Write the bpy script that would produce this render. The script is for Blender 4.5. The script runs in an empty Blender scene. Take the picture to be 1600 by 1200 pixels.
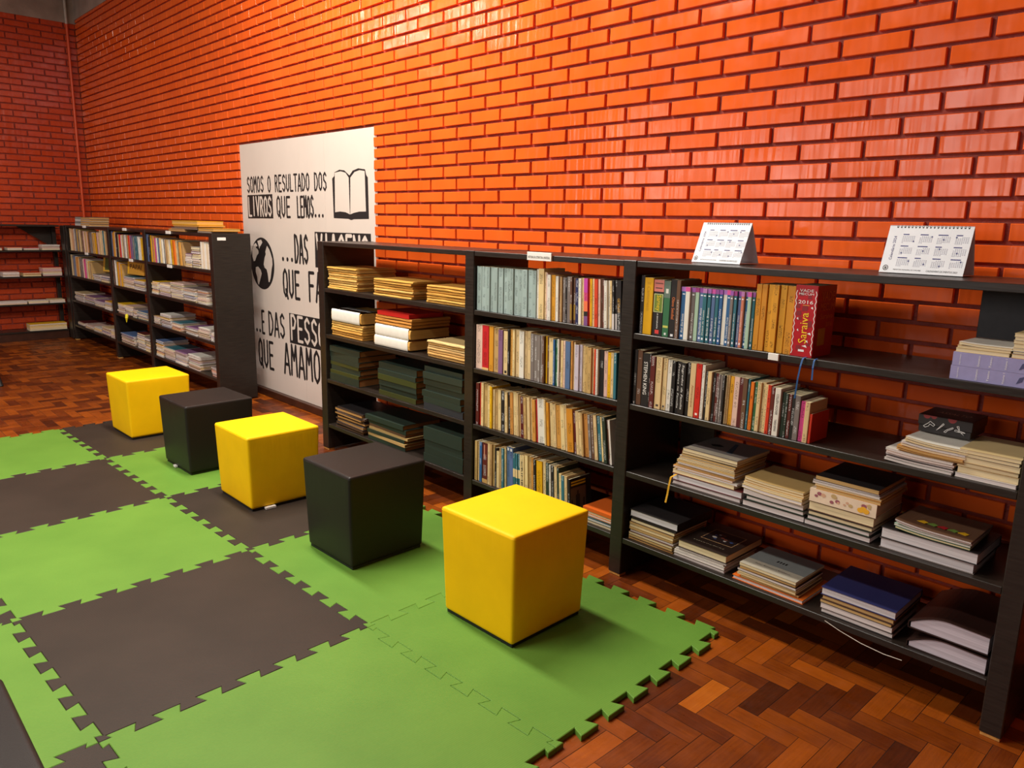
import bpy, bmesh, math, random
from mathutils import Vector, Matrix
PI = math.pi
S = bpy.context.scene
COL = S.collection

# ------------------------------------------------------------------ camera
def set_camera():
    pos = Vector((4.5164, -3.1383, 1.6131)); yaw, pitch, roll, f = -0.8108, -0.2065, 0.0215, 1190.4
    fw = Vector((math.sin(yaw)*math.cos(pitch), math.cos(yaw)*math.cos(pitch), math.sin(pitch)))
    r = fw.cross(Vector((0, 0, 1))).normalized(); u = r.cross(fw)
    r2 = r*math.cos(roll) + u*math.sin(roll); u2 = -r*math.sin(roll) + u*math.cos(roll)
    cd = bpy.data.cameras.new('camera'); cd.sensor_fit = 'HORIZONTAL'; cd.sensor_width = 36.0
    cd.lens = f/1600*36.0; cd.clip_start = 0.05; cd.clip_end = 100
    cam = bpy.data.objects.new('camera', cd); COL.objects.link(cam)
    m = Matrix.Identity(4)
    for i in range(3):
        m[i][0] = r2[i]; m[i][1] = u2[i]; m[i][2] = -fw[i]; m[i][3] = pos[i]
    cam.matrix_world = m
    S.camera = cam
set_camera()

# ------------------------------------------------------------------ world, exposure, lights
w = bpy.data.worlds.new('world'); S.world = w; w.use_nodes = True
w.node_tree.nodes['Background'].inputs[0].default_value = (1.0, 0.93, 0.85, 1)
w.node_tree.nodes['Background'].inputs[1].default_value = 0.03
S.view_settings.view_transform = 'Standard'; S.view_settings.look = 'None'
S.view_settings.exposure = -0.55; S.view_settings.gamma = 1.0; S.view_settings.use_curve_mapping = False
def area(name, loc, direction, sx, sy, power, col):
    ld = bpy.data.lights.new(name, 'AREA'); ld.shape = 'RECTANGLE'; ld.size = sx; ld.size_y = sy
    ld.energy = power; ld.color = col
    o = bpy.data.objects.new(name, ld); COL.objects.link(o)
    o.location = loc; o.rotation_euler = Vector(direction).to_track_quat('-Z', 'Y').to_euler()
    return o
# fluorescent batten by the long wall, then fill lamps added under the ceiling
area('ceiling_batten_or_fill', (0.2, -1.25, 4.35), (0, 0.06, -1), 2.6, 0.30, 370, (1.0, 0.93, 0.82))
area('ceiling_batten_or_fill', (0.9, -3.7, 4.35), (0, 0.0, -1), 2.6, 0.30, 285, (1.0, 0.95, 0.87))  # unseen fill lamp, added to light the cube fronts and book spines
area('ceiling_batten_or_fill', (-4.4, -3.7, 4.35), (0, 0.0, -1), 2.4, 0.30, 140, (1.0, 0.93, 0.84))  # unseen fill lamp, added to brighten the far bookcase and floor
# daylight through the windows of the opposite wall
for wx in (-3.6, -1.2, 1.2, 3.6):
    area('window_daylight', (wx, -7.9, 2.6), (0, 1, -0.10), 1.5, 1.5, 56, (1.0, 0.97, 0.93))

# ------------------------------------------------------------------ helpers
def link(o, parent=None):
    COL.objects.link(o)
    if parent: o.parent = parent
    return o
def tag(o, label=None, cat=None, group=None, kind=None):
    if label: o['label'] = label
    if cat: o['category'] = cat
    if group: o['group'] = group
    if kind: o['kind'] = kind
    return o
def empty(name, loc=(0, 0, 0), rz=0.0):
    o = bpy.data.objects.new(name, None); o.empty_display_size = 0.1
    o.location = loc; o.rotation_euler = (0, 0, rz); COL.objects.link(o); return o
class MB:
    def __init__(s): s.v = []; s.f = []; s.m = []
    def vert(s, *p): s.v.append(p); return len(s.v)-1
    def face(s, ids, m=0): s.f.append(ids); s.m.append(m)
    def box(s, x0, x1, y0, y1, z0, z1, m=0):
        b = len(s.v)
        for z in (z0, z1):
            for (x, y) in ((x0, y0), (x1, y0), (x1, y1), (x0, y1)): s.v.append((x, y, z))
        for q in ((3, 2, 1, 0), (4, 5, 6, 7), (0, 1, 5, 4), (1, 2, 6, 5), (2, 3, 7, 6), (3, 0, 4, 7)):
            s.face([b+i for i in q], m)
        return s
    def bbox(s, x0, x1, y0, y1, z0, z1, c=0.003, m=0):
        """box with chamfered edges"""
        b = len(s.v); X = (x0, x1); Y = (y0, y1); Z = (z0, z1); idx = {}
        for i in (0, 1):
            for j in (0, 1):
                for k in (0, 1):
                    sx, sy, sz = 1-2*i, 1-2*j, 1-2*k
                    idx[i, j, k, 0] = s.vert(X[i], Y[j]+sy*c, Z[k]+sz*c)
                    idx[i, j, k, 1] = s.vert(X[i]+sx*c, Y[j], Z[k]+sz*c)
                    idx[i, j, k, 2] = s.vert(X[i]+sx*c, Y[j]+sy*c, Z[k])
        def q(*l): s.face(list(l), m)
        for i in (0, 1):
            l = [idx[i, 0, 0, 0], idx[i, 1, 0, 0], idx[i, 1, 1, 0], idx[i, 0, 1, 0]]; q(*(l if i else l[::-1]))
            l = [idx[0, i, 0, 1], idx[1, i, 0, 1], idx[1, i, 1, 1], idx[0, i, 1, 1]]; q(*(l if not i else l[::-1]))
            l = [idx[0, 0, i, 2], idx[1, 0, i, 2], idx[1, 1, i, 2], idx[0, 1, i, 2]]; q(*(l if i else l[::-1]))
        for i in (0, 1):
            for j in (0, 1):
                q(idx[i, j, 0, 0], idx[i, j, 1, 0], idx[i, j, 1, 1], idx[i, j, 0, 1])
                q(idx[i, 0, j, 0], idx[i, 1, j, 0], idx[i, 1, j, 2], idx[i, 0, j, 2])
                q(idx[0, i, j, 1], idx[1, i, j, 1], idx[1, i, j, 2], idx[0, i, j, 2])
        for i in (0, 1):
            for j in (0, 1):
                for k in (0, 1): q(idx[i, j, k, 0], idx[i, j, k, 1], idx[i, j, k, 2])
        return s
    def prism(s, pts, z0, z1, m=0, ms=None):
        b = len(s.v); n = len(pts)
        for z in (z0, z1):
            for p in pts: s.v.append((p[0], p[1], z))
        s.face([b+i for i in range(n)][::-1], m); s.face([b+n+i for i in range(n)], m)
        for i in range(n):
            j = (i+1) % n; s.face([b+i, b+j, b+n+j, b+n+i], m if ms is None else ms)
        return s
    def tube(s, pts, r, n=8, m=0):
        pts = [Vector(p) for p in pts]; rings = []
        for i, p in enumerate(pts):
            d = (pts[min(i+1, len(pts)-1)] - pts[max(i-1, 0)]).normalized()
            a = d.cross(Vector((0, 0, 1)));
            if a.length < 1e-3: a = d.cross(Vector((0, 1, 0)))
            a.normalize(); b2 = d.cross(a); rr = r[i] if isinstance(r, (list, tuple)) else r
            rings.append([s.vert(*(p + (a*math.cos(t)+b2*math.sin(t))*rr)) for t in [2*PI*k/n for k in range(n)]])
        for i in range(len(rings)-1):
            for k in range(n):
                s.face([rings[i][k], rings[i][(k+1) % n], rings[i+1][(k+1) % n], rings[i+1][k]], m)
        s.face(rings[0][::-1], m); s.face(rings[-1], m)
        return s
    def xf(s, fn): s.v = [tuple(fn(*p)) for p in s.v]; return s
    def build(s, name, mats, parent=None, loc=None, rot=None, smooth=False, fix=True):
        me = bpy.data.meshes.new(name); me.from_pydata(s.v, [], s.f)
        if not isinstance(mats, (list, tuple)): mats = [mats]
        for mt in mats: me.materials.append(mt)
        me.polygons.foreach_set('material_index', s.m)
        if fix:
            bm = bmesh.new(); bm.from_mesh(me); bmesh.ops.recalc_face_normals(bm, faces=bm.faces); bm.to_mesh(me); bm.free()
        if smooth: me.polygons.foreach_set('use_smooth', [True]*len(me.polygons))
        me.update()
        o = bpy.data.objects.new(name, me); link(o, parent)
        if loc: o.location = loc
        if rot: o.rotation_euler = rot
        return o
ORD = 'first second third fourth fifth sixth seventh eighth ninth tenth eleventh twelfth thirteenth fourteenth fifteenth sixteenth seventeenth eighteenth nineteenth'.split()
TENS = {2: 'twent', 3: 'thirt', 4: 'fort', 5: 'fift', 6: 'sixt'}
def ordw(n):
    if n < 20: return ORD[n-1]
    t, u = divmod(n, 10)
    return TENS[t]+'ieth' if u == 0 else TENS[t]+'y-'+ORD[u-1]
def lin(c):
    return tuple(((v/255)/12.92 if v/255 <= 0.04045 else ((v/255+0.055)/1.055)**2.4) for v in c)

# ------------------------------------------------------------------ materials
class NT:
    def __init__(s, name):
        s.m = bpy.data.materials.new(name); s.m.use_nodes = True; s.t = s.m.node_tree; s.b = s.t.nodes['Principled BSDF']
    def n(s, typ, **kw):
        nd = s.t.nodes.new(typ)
        for k, v in kw.items():
            if k.startswith('i_'):
                key = k[2:]; key = int(key) if key.isdigit() else key.replace('_', ' ')
                nd.inputs[key].default_value = v
            else: setattr(nd, k, v)
        return nd
    def l(s, a, b): s.t.links.new(a, b)
    def coord(s, out='Object', scale=(1, 1, 1)):
        c = s.n('ShaderNodeTexCoord'); mp = s.n('ShaderNodeMapping'); mp.inputs['Scale'].default_value = scale
        s.l(c.outputs[out], mp.inputs['Vector']); return mp.outputs['Vector']
    def noise(s, vec, scale, detail=3, rough=0.55):
        nd = s.n('ShaderNodeTexNoise'); nd.inputs['Scale'].default_value = scale; nd.inputs['Detail'].default_value = detail
        nd.inputs['Roughness'].default_value = rough; s.l(vec, nd.inputs['Vector']); return nd.outputs['Fac']
    def ramp(s, fac, stops):
        r = s.n('ShaderNodeValToRGB'); e = r.color_ramp.elements
        while len(e) < len(stops): e.new(0.5)
        for el, (p, c) in zip(e, stops): el.position = p; el.color = (c[0], c[1], c[2], 1) if len(c) == 3 else c
        s.l(fac, r.inputs['Fac']); return r.outputs['Color']
    def math(s, op, a, b=None, clamp=False):
        nd = s.n('ShaderNodeMath', operation=op); nd.use_clamp = clamp
        for i, v in enumerate((a, b)):
            if v is None: continue
            if isinstance(v, (int, float)): nd.inputs[i].default_value = v
            else: s.l(v, nd.inputs[i])
        return nd.outputs[0]
    def mix(s, fac, a, b):
        nd = s.n('ShaderNodeMix', data_type='RGBA')
        for i, v in ((0, fac), (6, a), (7, b)):
            if isinstance(v, tuple): nd.inputs[i].default_value = (v[0], v[1], v[2], 1)
            elif isinstance(v, (int, float)): nd.inputs[i].default_value = v
            else: s.l(v, nd.inputs[i])
        return nd.outputs[2]
    def bump(s, h, strength, dist=0.01):
        b = s.n('ShaderNodeBump'); b.inputs['Strength'].default_value = strength; b.inputs['Distance'].default_value = dist
        s.l(h, b.inputs['Height']); s.l(b.outputs['Normal'], s.b.inputs['Normal'])
    def set(s, **kw):
        for k, v in kw.items():
            key = k.replace('_', ' ')
            if isinstance(v, tuple): s.b.inputs[key].default_value = (v[0], v[1], v[2], 1)
            elif isinstance(v, (int, float)): s.b.inputs[key].default_value = v
            else: s.l(v, s.b.inputs[key])
        return s
def plain(name, rgb, rough=0.5, var=0.12, scale=30, bump=0.0, bscale=200, spec=0.5, metal=0.0):
    n = NT(name); c = lin(rgb); v = n.coord()
    f = n.noise(v, scale)
    n.set(Base_Color=n.ramp(f, [(0.3, tuple(x*(1-var) for x in c)), (0.7, tuple(min(1, x*(1+var)) for x in c))]), Roughness=rough, Metallic=metal)
    n.b.inputs['Specular IOR Level'].default_value = spec
    if bump: n.bump(n.noise(v, bscale), bump)
    return n.m
def brick_mat(name, c0, c1, gloss):
    n = NT(name); v = n.coord()
    f = n.noise(v, 2.2, 4)
    col = n.ramp(f, [(0.3, c0), (0.7, c1)])
    n.set(Base_Color=col, Roughness=n.ramp(n.noise(v, 9, 3), [(0.35, (gloss,)*3), (0.7, (gloss+0.14,)*3)]))
    n.b.inputs['Specular IOR Level'].default_value = 0.40
    st = n.noise(n.coord(scale=(24, 24, 2.0)), 1.0, 1)
    fine = n.noise(v, 60, 3)
    n.bump(n.math('ADD', st, n.math('MULTIPLY', fine, 0.05)), 1.0, 0.0030)
    return n.m
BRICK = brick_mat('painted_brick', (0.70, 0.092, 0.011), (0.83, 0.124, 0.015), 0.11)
BRICK_DIM = brick_mat('dim_lit_painted_brick', (0.44, 0.046, 0.012), (0.54, 0.062, 0.014), 0.2)  # same paint as the long wall, with dimmer light put into the colour
MORTAR = plain('shaded_mortar', (140, 46, 26), 0.6, 0.25, 14, 0.4, 90)  # painted like the bricks; shade of the recessed joints is put into the colour
PLASTER = plain('grey_plaster', (158, 142, 128), 0.8, 0.25, 3, 0.3, 30)
CEIL = plain('grey_ceiling', (120, 112, 104), 0.9, 0.05)
ROOMW = plain('painted_wall', (130, 70, 48), 0.8, 0.08)
SKIRT = plain('dark_skirting_wood', (58, 30, 18), 0.35, 0.3, 8)
def wood_mat():
    n = NT('black_brown_laminate'); v = n.coord(scale=(3, 3, 40))
    f = n.noise(v, 3, 4)
    n.set(Base_Color=n.ramp(f, [(0.3, lin((30, 24, 20))), (0.75, lin((44, 36, 30)))]), Roughness=n.ramp(f, [(0.2, (0.30,)*3), (0.8, (0.42,)*3)]))
    n.b.inputs['Specular IOR Level'].default_value = 0.42
    n.bump(f, 0.06, 0.004); return n.m
WOOD = wood_mat()
BRACE = plain('grey_board', (58, 58, 60), 0.6, 0.1)
FOOT = plain('raw_pine', (205, 150, 75), 0.6, 0.2, 30)
def parquet_mat():
    n = NT('herringbone_parquet'); a = n.n('ShaderNodeAttribute', attribute_name='tone'); sp = n.n('ShaderNodeSeparateColor'); n.l(a.outputs['Color'], sp.inputs[0])
    uv = n.coord('UV', (3, 60, 1)); g = n.noise(uv, 2.0, 5, 0.65)
    v = n.coord(); blot = n.noise(v, 7, 4)
    k = n.math('ADD', n.math('MULTIPLY', sp.outputs[0], 0.62), n.math('ADD', n.math('MULTIPLY', g, 0.22), n.math('MULTIPLY', blot, 0.26)))
    col = n.ramp(k, [(0.22, lin((44, 16, 4))), (0.48, lin((92, 38, 8))), (0.78, lin((152, 74, 14))), (0.98, lin((192, 108, 26)))])
    n.set(Base_Color=col, Roughness=n.ramp(n.noise(v, 16, 4), [(0.3, (0.26,)*3), (0.75, (0.5,)*3)]))
    n.b.inputs['Specular IOR Level'].default_value = 0.34
    n.bump(n.math('ADD', g, n.noise(v, 40, 3)), 0.10, 0.006); return n.m
PARQ = parquet_mat()
GAP = plain('dark_floor_joint', (26, 12, 7), 0.7)
def foam_mat(name, rgb, rgb2):
    n = NT(name); v = n.coord(); f = n.noise(v, 2.3, 4); f2 = n.noise(v, 90, 2)
    k = n.math('ADD', n.math('MULTIPLY', f, 0.85), n.math('MULTIPLY', f2, 0.15))
    n.set(Base_Color=n.ramp(k, [(0.3, lin(rgb)), (0.7, lin(rgb2))]), Roughness=0.55)
    n.b.inputs['Specular IOR Level'].default_value = 0.25
    wv = n.n('ShaderNodeTexWave', wave_type='BANDS', bands_direction='X'); wv.inputs['Scale'].default_value = 42; wv.inputs['Distortion'].default_value = 0.6
    n.l(v, wv.inputs['Vector'])
    n.bump(n.math('ADD', n.math('MULTIPLY', wv.outputs['Fac'], 0.6), n.math('MULTIPLY', f2, 0.6)), 0.14, 0.004); return n.m
FGREEN = foam_mat('green_foam', (86, 128, 43), (99, 141, 51))
FBLACK = foam_mat('dark_brown_foam', (45, 37, 30), (56, 46, 38))
def vinyl(name, rgb, rough, wr):
    n = NT(name); v = n.coord(); c = lin(rgb); f = n.noise(v, 5, 3)
    n.set(Base_Color=n.ramp(f, [(0.3, tuple(x*0.95 for x in c)), (0.7, tuple(min(1, x*1.04) for x in c))]), Roughness=rough)
    n.b.inputs['Specular IOR Level'].default_value = 0.22
    fold = n.noise(n.coord(scale=(24, 24, 3.5)), 1.0, 2); weave = n.noise(v, 380, 1)
    sep = n.n('ShaderNodeSeparateXYZ'); n.l(n.coord(), sep.inputs[0])
    mask = n.math('MULTIPLY', n.math('SUBTRACT', sep.outputs[2], 0.22, True), 4.0, True)
    gm = n.n('ShaderNodeNewGeometry'); sn = n.n('ShaderNodeSeparateXYZ'); n.l(gm.outputs['True Normal'], sn.inputs[0])
    mask = n.math('MULTIPLY', mask, n.math('SUBTRACT', 1.0, n.math('ABSOLUTE', sn.outputs[2]), True))
    n.bump(n.math('ADD', n.math('MULTIPLY', n.math('MULTIPLY', fold, mask), wr), n.math('MULTIPLY', weave, 0.08)), 0.5, 0.012); return n.m
VYEL = vinyl('yellow_vinyl', (246, 192, 0), 0.55, 0.9)
VBLK = vinyl('black_vinyl', (37, 32, 29), 0.42, 0.25)
DARK = plain('black_plastic', (18, 17, 16), 0.5)
WHITEP = plain('white_paper', (228, 222, 212), 0.7, 0.04)
CALP = plain('calendar_paper', (222, 224, 228), 0.55, 0.03)
INK = plain('black_ink', (22, 16, 16), 0.6, 0.05)
NAVYINK = plain('navy_ink', (44, 44, 110), 0.6, 0.05)
GREYINK = plain('grey_ink', (140, 140, 158), 0.6, 0.05)
BANNER = plain('banner_vinyl', (204, 190, 180), 0.45, 0.03, 3)
TAGP = plain('tag_card', (232, 228, 222), 0.5, 0.03)
PIPE1 = plain('painted_pipe', (214, 82, 36), 0.4, 0.1); PIPE2 = plain('bare_pipe', (190, 180, 168), 0.4, 0.1)

PAL = dict(pb=('pale blue-grey', (158, 176, 172)), cr=('cream', (222, 194, 142)), wh=('white', (226, 220, 208)), ye=('yellow', (228, 172, 22)),
    tn=('tan', (206, 146, 70)), rd=('red', (196, 40, 26)), br=('brown', (96, 66, 48)), bk=('black', (34, 30, 30)), gy=('grey', (118, 108, 104)),
    be=('beige', (190, 154, 100)), gn=('green', (52, 104, 68)), dg=('dark green', (44, 58, 46)), bl=('blue', (46, 92, 140)), nv=('navy', (38, 42, 86)),
    te=('teal', (48, 104, 116)), pu=('purple', (128, 90, 126)), pk=('pink', (214, 74, 134)), lp=('pale pink', (224, 188, 172)), mr=('maroon', (88, 28, 26)),
    gd=('golden', (218, 152, 44)), sb=('slate blue', (84, 106, 146)), li=('lilac', (196, 186, 200)), pg=('pale green', (168, 196, 172)),
    sa=('salmon', (204, 124, 98)))
PAL['or'] = ('orange', (224, 112, 34))
_c = {}
def cover_mat(code, marks=True):
    k = ('c', code, marks)
    if k in _c: return _c[k]
    name, rgb = PAL[code]; n = NT('cover_'+name.replace(' ', '_').replace('-', '_')); c = lin(rgb)
    oi = n.n('ShaderNodeObjectInfo')
    tc = n.n('ShaderNodeTexCoord'); sep = n.n('ShaderNodeSeparateXYZ'); n.l(tc.outputs['Generated'], sep.inputs[0])
    obj = n.coord(); add = n.n('ShaderNodeVectorMath', operation='ADD'); cmb = n.n('ShaderNodeCombineXYZ')
    n.l(n.math('MULTIPLY', oi.outputs['Random'], 37.0), cmb.inputs[0]); n.l(n.math('MULTIPLY', oi.outputs['Random'], 91.0), cmb.inputs[2])
    n.l(obj, add.inputs[0]); n.l(cmb.outputs[0], add.inputs[1]); vec = add.outputs[0]
    wear = n.noise(vec, 18, 4); hs = n.n('ShaderNodeHueSaturation')
    n.l(n.math('ADD', n.math('MULTIPLY', oi.outputs['Random'], 0.24), 0.86), hs.inputs['Value']); hs.inputs['Color'].default_value = (c[0], c[1], c[2], 1)
    n.l(n.math('ADD', n.math('MULTIPLY', oi.outputs['Random'], 0.02), 0.49), hs.inputs['Hue'])
    lum = sum(c)/3; dk = tuple(x*0.72 for x in c); lt = tuple(min(1, x*1.12+0.01) for x in c)
    base = n.mix(n.math('MULTIPLY', wear, 0.5), hs.outputs[0], lt if lum < 0.2 else dk)
    if marks:
        mp = n.n('ShaderNodeMapping'); mp.inputs['Scale'].default_value = (150, 1, 420); n.l(vec, mp.inputs['Vector'])
        t = n.math('GREATER_THAN', n.noise(mp.outputs[0], 1.0, 1), 0.53)
        mp2 = n.n('ShaderNodeMapping'); mp2.inputs['Scale'].default_value = (0.1, 0.1, 16); n.l(vec, mp2.inputs['Vector'])
        band = n.math('GREATER_THAN', n.noise(mp2.outputs[0], 1.0, 0), 0.50)
        cx = n.math('LESS_THAN', n.math('ABSOLUTE', n.math('SUBTRACT', sep.outputs[0], 0.5)), 0.24)
        fr = n.math('LESS_THAN', sep.outputs[1], 0.05)
        m = n.math('MULTIPLY', n.math('MULTIPLY', t, band), n.math('MULTIPLY', cx, fr))
        ink = tuple(min(1, x*0.25+0.55) for x in c) if lum < 0.16 else tuple(x*0.16 for x in c)
        base = n.mix(n.math('MULTIPLY', m, 0.8), base, ink)
    n.set(Base_Color=base, Roughness=0.42); n.b.inputs['Specular IOR Level'].default_value = 0.35
    _c[k] = n.m; return n.m
def page_mat(rgb, axis='Z', sc=420):
    k = ('p', rgb, axis, sc)
    if k in _c: return _c[k]
    n = NT('page_edges'); c = lin(rgb); s3 = {'Z': (3, 3, sc), 'X': (sc, 3, 3)}[axis]
    f = n.noise(n.coord(scale=s3), 1.0, 3)
    n.set(Base_Color=n.ramp(f, [(0.3, tuple(x*0.72 for x in c)), (0.65, c)]), Roughness=0.8); n.b.inputs['Specular IOR Level'].default_value = 0.15
    _c[k] = n.m; return n.m
def colm(rgb, rough=0.5):
    k = ('m', rgb, rough)
    if k not in _c: _c[k] = plain('print_colour', rgb, rough, 0.06)
    return _c[k]
PG_OLD = (206, 170, 112); PG_CR = (232, 214, 172); PG_WH = (226, 216, 212)

# ------------------------------------------------------------------ lettering
def text_mesh(txt, width=None, height=None, shear=0.0, align='CENTER', bold=0.0):
    cu = bpy.data.curves.new('lettering', 'FONT'); cu.body = txt; cu.size = 1.0; cu.align_x = align; cu.align_y = 'CENTER'
    cu.shear = shear; cu.resolution_u = 2; cu.offset = bold; cu.extrude = 0.0
    o = bpy.data.objects.new('lettering', cu); COL.objects.link(o)
    me = bpy.data.meshes.new_from_object(o); bpy.data.objects.remove(o); bpy.data.curves.remove(cu)
    xs = [v.co.x for v in me.vertices]; ys = [v.co.y for v in me.vertices]
    if not xs: return me
    cx, cy = (min(xs)+max(xs))/2, (min(ys)+max(ys))/2; wx, wy = max(xs)-min(xs), max(ys)-min(ys)
    sx = width/wx if width else None; sy = height/wy if height else None
    sx = sx or sy; sy = sy or sx
    for v in me.vertices: v.co.x = (v.co.x-cx)*sx; v.co.y = (v.co.y-cy)*sy
    return me
def put_text(txt, name, mat, parent, mtx, width=None, height=None, **kw):
    me = text_mesh(txt, width, height, **kw); me.materials.append(mat)
    me.transform(mtx)
    o = bpy.data.objects.new(name, me); link(o, parent); return o
M_FRONT = Matrix.Rotation(PI/2, 4, 'X')                                   # upright on a surface facing -y
M_DOWN = M_FRONT @ Matrix.Rotation(-PI/2, 4, 'Z')                           # runs down a spine
M_UP = M_FRONT @ Matrix.Rotation(PI/2, 4, 'Z')                              # runs up a spine
STK = {'A': [[(0, 0), (.45, 1), (.55, 1), (1, 0)], [(.2, .32), (.82, .32)]], 'D': [[(.05, 0), (.05, 1), (.55, .95), (.95, .6), (.9, .3), (.5, .02), (.05, 0)]],
 'E': [[(.95, 1), (.1, 1), (.1, 0), (.95, 0)], [(.1, .52), (.8, .52)]], 'F': [[(.95, 1), (.1, 1), (.1, 0)], [(.1, .55), (.8, .55)]],
 'G': [[(.95, .8), (.6, 1), (.2, .85), (.05, .5), (.2, .12), (.6, 0), (.95, .2), (.95, .45), (.6, .45)]], 'I': [[(.5, 0), (.5, 1)]],
 'L': [[(.1, 1), (.1, 0), (.95, 0)]], 'M': [[(0, 0), (.12, 1), (.5, .5), (.88, 1), (1, 0)]], 'N': [[(.05, 0), (.05, 1), (.95, 0), (.95, 1)]],
 'O': [[(.5, 1), (.15, .85), (.05, .5), (.15, .15), (.5, 0), (.85, .15), (.95, .5), (.85, .85), (.5, 1)]], 'P': [[(.1, 0), (.1, 1), (.6, 1), (.95, .8), (.7, .5), (.1, .45)]],
 'Q': [[(.5, 1), (.15, .85), (.05, .5), (.15, .15), (.5, 0), (.85, .15), (.95, .5), (.85, .85), (.5, 1)], [(.6, .25), (1.0, -.08)]],
 'R': [[(.1, 0), (.1, 1), (.6, 1), (.9, .8), (.65, .55), (.1, .5)], [(.45, .52), (.95, 0)]],
 'S': [[(.9, .85), (.55, 1), (.15, .85), (.2, .6), (.8, .42), (.9, .18), (.5, 0), (.08, .15)]], 'T': [[(0, 1), (1, 1)], [(.5, 1), (.5, 0)]],
 'U': [[(.08, 1), (.1, .2), (.5, 0), (.88, .2), (.92, 1)]], 'V': [[(0, 1), (.5, 0), (1, 1)]], 'Z': [[(.05, 1), (.95, 1), (.05, 0), (.95, 0)]]}
def stroke_word(mb, txt, x0, x1, z0, z1, y, th, m=0, up=None):
    """hand drawn narrow capitals as flat strokes on a plane facing -y"""
    n = len(txt); adv = (x1-x0)/(n-0.22); wd = adv*0.74
    rng = random.Random(txt)
    def cap(p, r, yy):
        c = [mb.vert(p[0]+r*math.cos(2*PI*k/8), yy, p[1]+r*math.sin(2*PI*k/8)) for k in range(8)]; mb.face(c, m)
    k = 0
    for i, ch in enumerate(txt):
        xa = x0+adv*i
        if ch == ' ': continue
        if ch == '.':
            cap((xa+wd*0.4, z0+th*0.6), th*0.75, y-0.00002*k); k += 1; continue
        jz = rng.uniform(-.02, .02)*(z1-z0)
        for line in STK[ch]:
            pts = [(xa+wd*px, z0+jz+(z1-z0)*pz) for px, pz in line]
            for a, b in zip(pts, pts[1:]):
                dx, dz = b[0]-a[0], b[1]-a[1]; L = math.hypot(dx, dz) or 1
                nx, nz = -dz/L*th/2, dx/L*th/2; yy = y-0.00002*(k % 20); k += 1
                mb.face([mb.vert(a[0]+nx, yy, a[1]+nz), mb.vert(a[0]-nx, yy, a[1]-nz), mb.vert(b[0]-nx, yy, b[1]-nz), mb.vert(b[0]+nx, yy, b[1]+nz)], m)
            for p in pts: cap(p, th/2, y-0.00002*(k % 20)); k += 1

# ------------------------------------------------------------------ room shell
BL, BH, ZR0 = 0.2658, 0.0772, 1.6221
JW, JH, DEEP = 0.0165, 0.0160, 0.017
XW, ZTOP = -7.22, 4.093
def brick_face(x0, x1, z0, z1, skip, seed, tilt=0.0011):
    """bricks as chamfered blocks standing proud of the mortar, in the plane y=0"""
    rng = random.Random(seed); mb = MB(); ch = 0.0025
    k0 = int(math.floor((z0-ZR0)/BH))-1; k1 = int(math.ceil((z1-ZR0)/BH))+1
    for k in range(k0, k1+1):
        zc = ZR0+k*BH; a, b = zc-BH/2+JH/2, zc+BH/2-JH/2
        a = max(a, z0); b = min(b, z1)
        if b-a < 0.012: continue
        off = 0.0 if k % 2 == 0 else BL/2
        i0 = int(math.floor((x0-off)/BL))-1; i1 = int(math.ceil((x1-off)/BL))+1
        for i in range(i0, i1+1):
            spans = [(off+i*BL+JW/2, off+(i+1)*BL-JW/2)]
            new = []
            for (p, q) in spans:
                p, q = max(p, x0), min(q, x1)
                if skip and b > skip[2] and a < skip[3]:
                    if p < skip[0]: new.append((p, min(q, skip[0]-0.004)))
                    if q > skip[1]: new.append((max(p, skip[1]), q))
                else: new.append((p, q))
            for (p, q) in new:
                if q-p < 0.02: continue
                p += rng.uniform(-.0015, .0015); q += rng.uniform(-.0015, .0015)
                aa, bb = a+rng.uniform(-.001, .001), b+rng.uniform(-.001, .001)
                t = [rng.uniform(-tilt, tilt) for _ in range(3)]
                def yy(u, v): return t[0]+t[1]*(2*u-1)+t[2]*(2*v-1)
                ring = lambda ins, dy: [mb.vert(X, dy+yy(u, v), Z) for (X, Z, u, v) in ((p+ins, aa+ins, 0, 0), (q-ins, aa+ins, 1, 0), (q-ins, bb-ins, 1, 1), (p+ins, bb-ins, 0, 1))]
                r0 = ring(0, DEEP+0.004); r1 = ring(0, ch); r2 = ring(ch, 0)
                for ra, rb in ((r0, r1), (r1, r2)):
                    for j in range(4): mb.face([ra[j], ra[(j+1) % 4], rb[(j+1) % 4], rb[j]])
                mb.face(r2)
    return mb
POSTER = (-2.474, -0.262, 0.066, 2.275)
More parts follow.
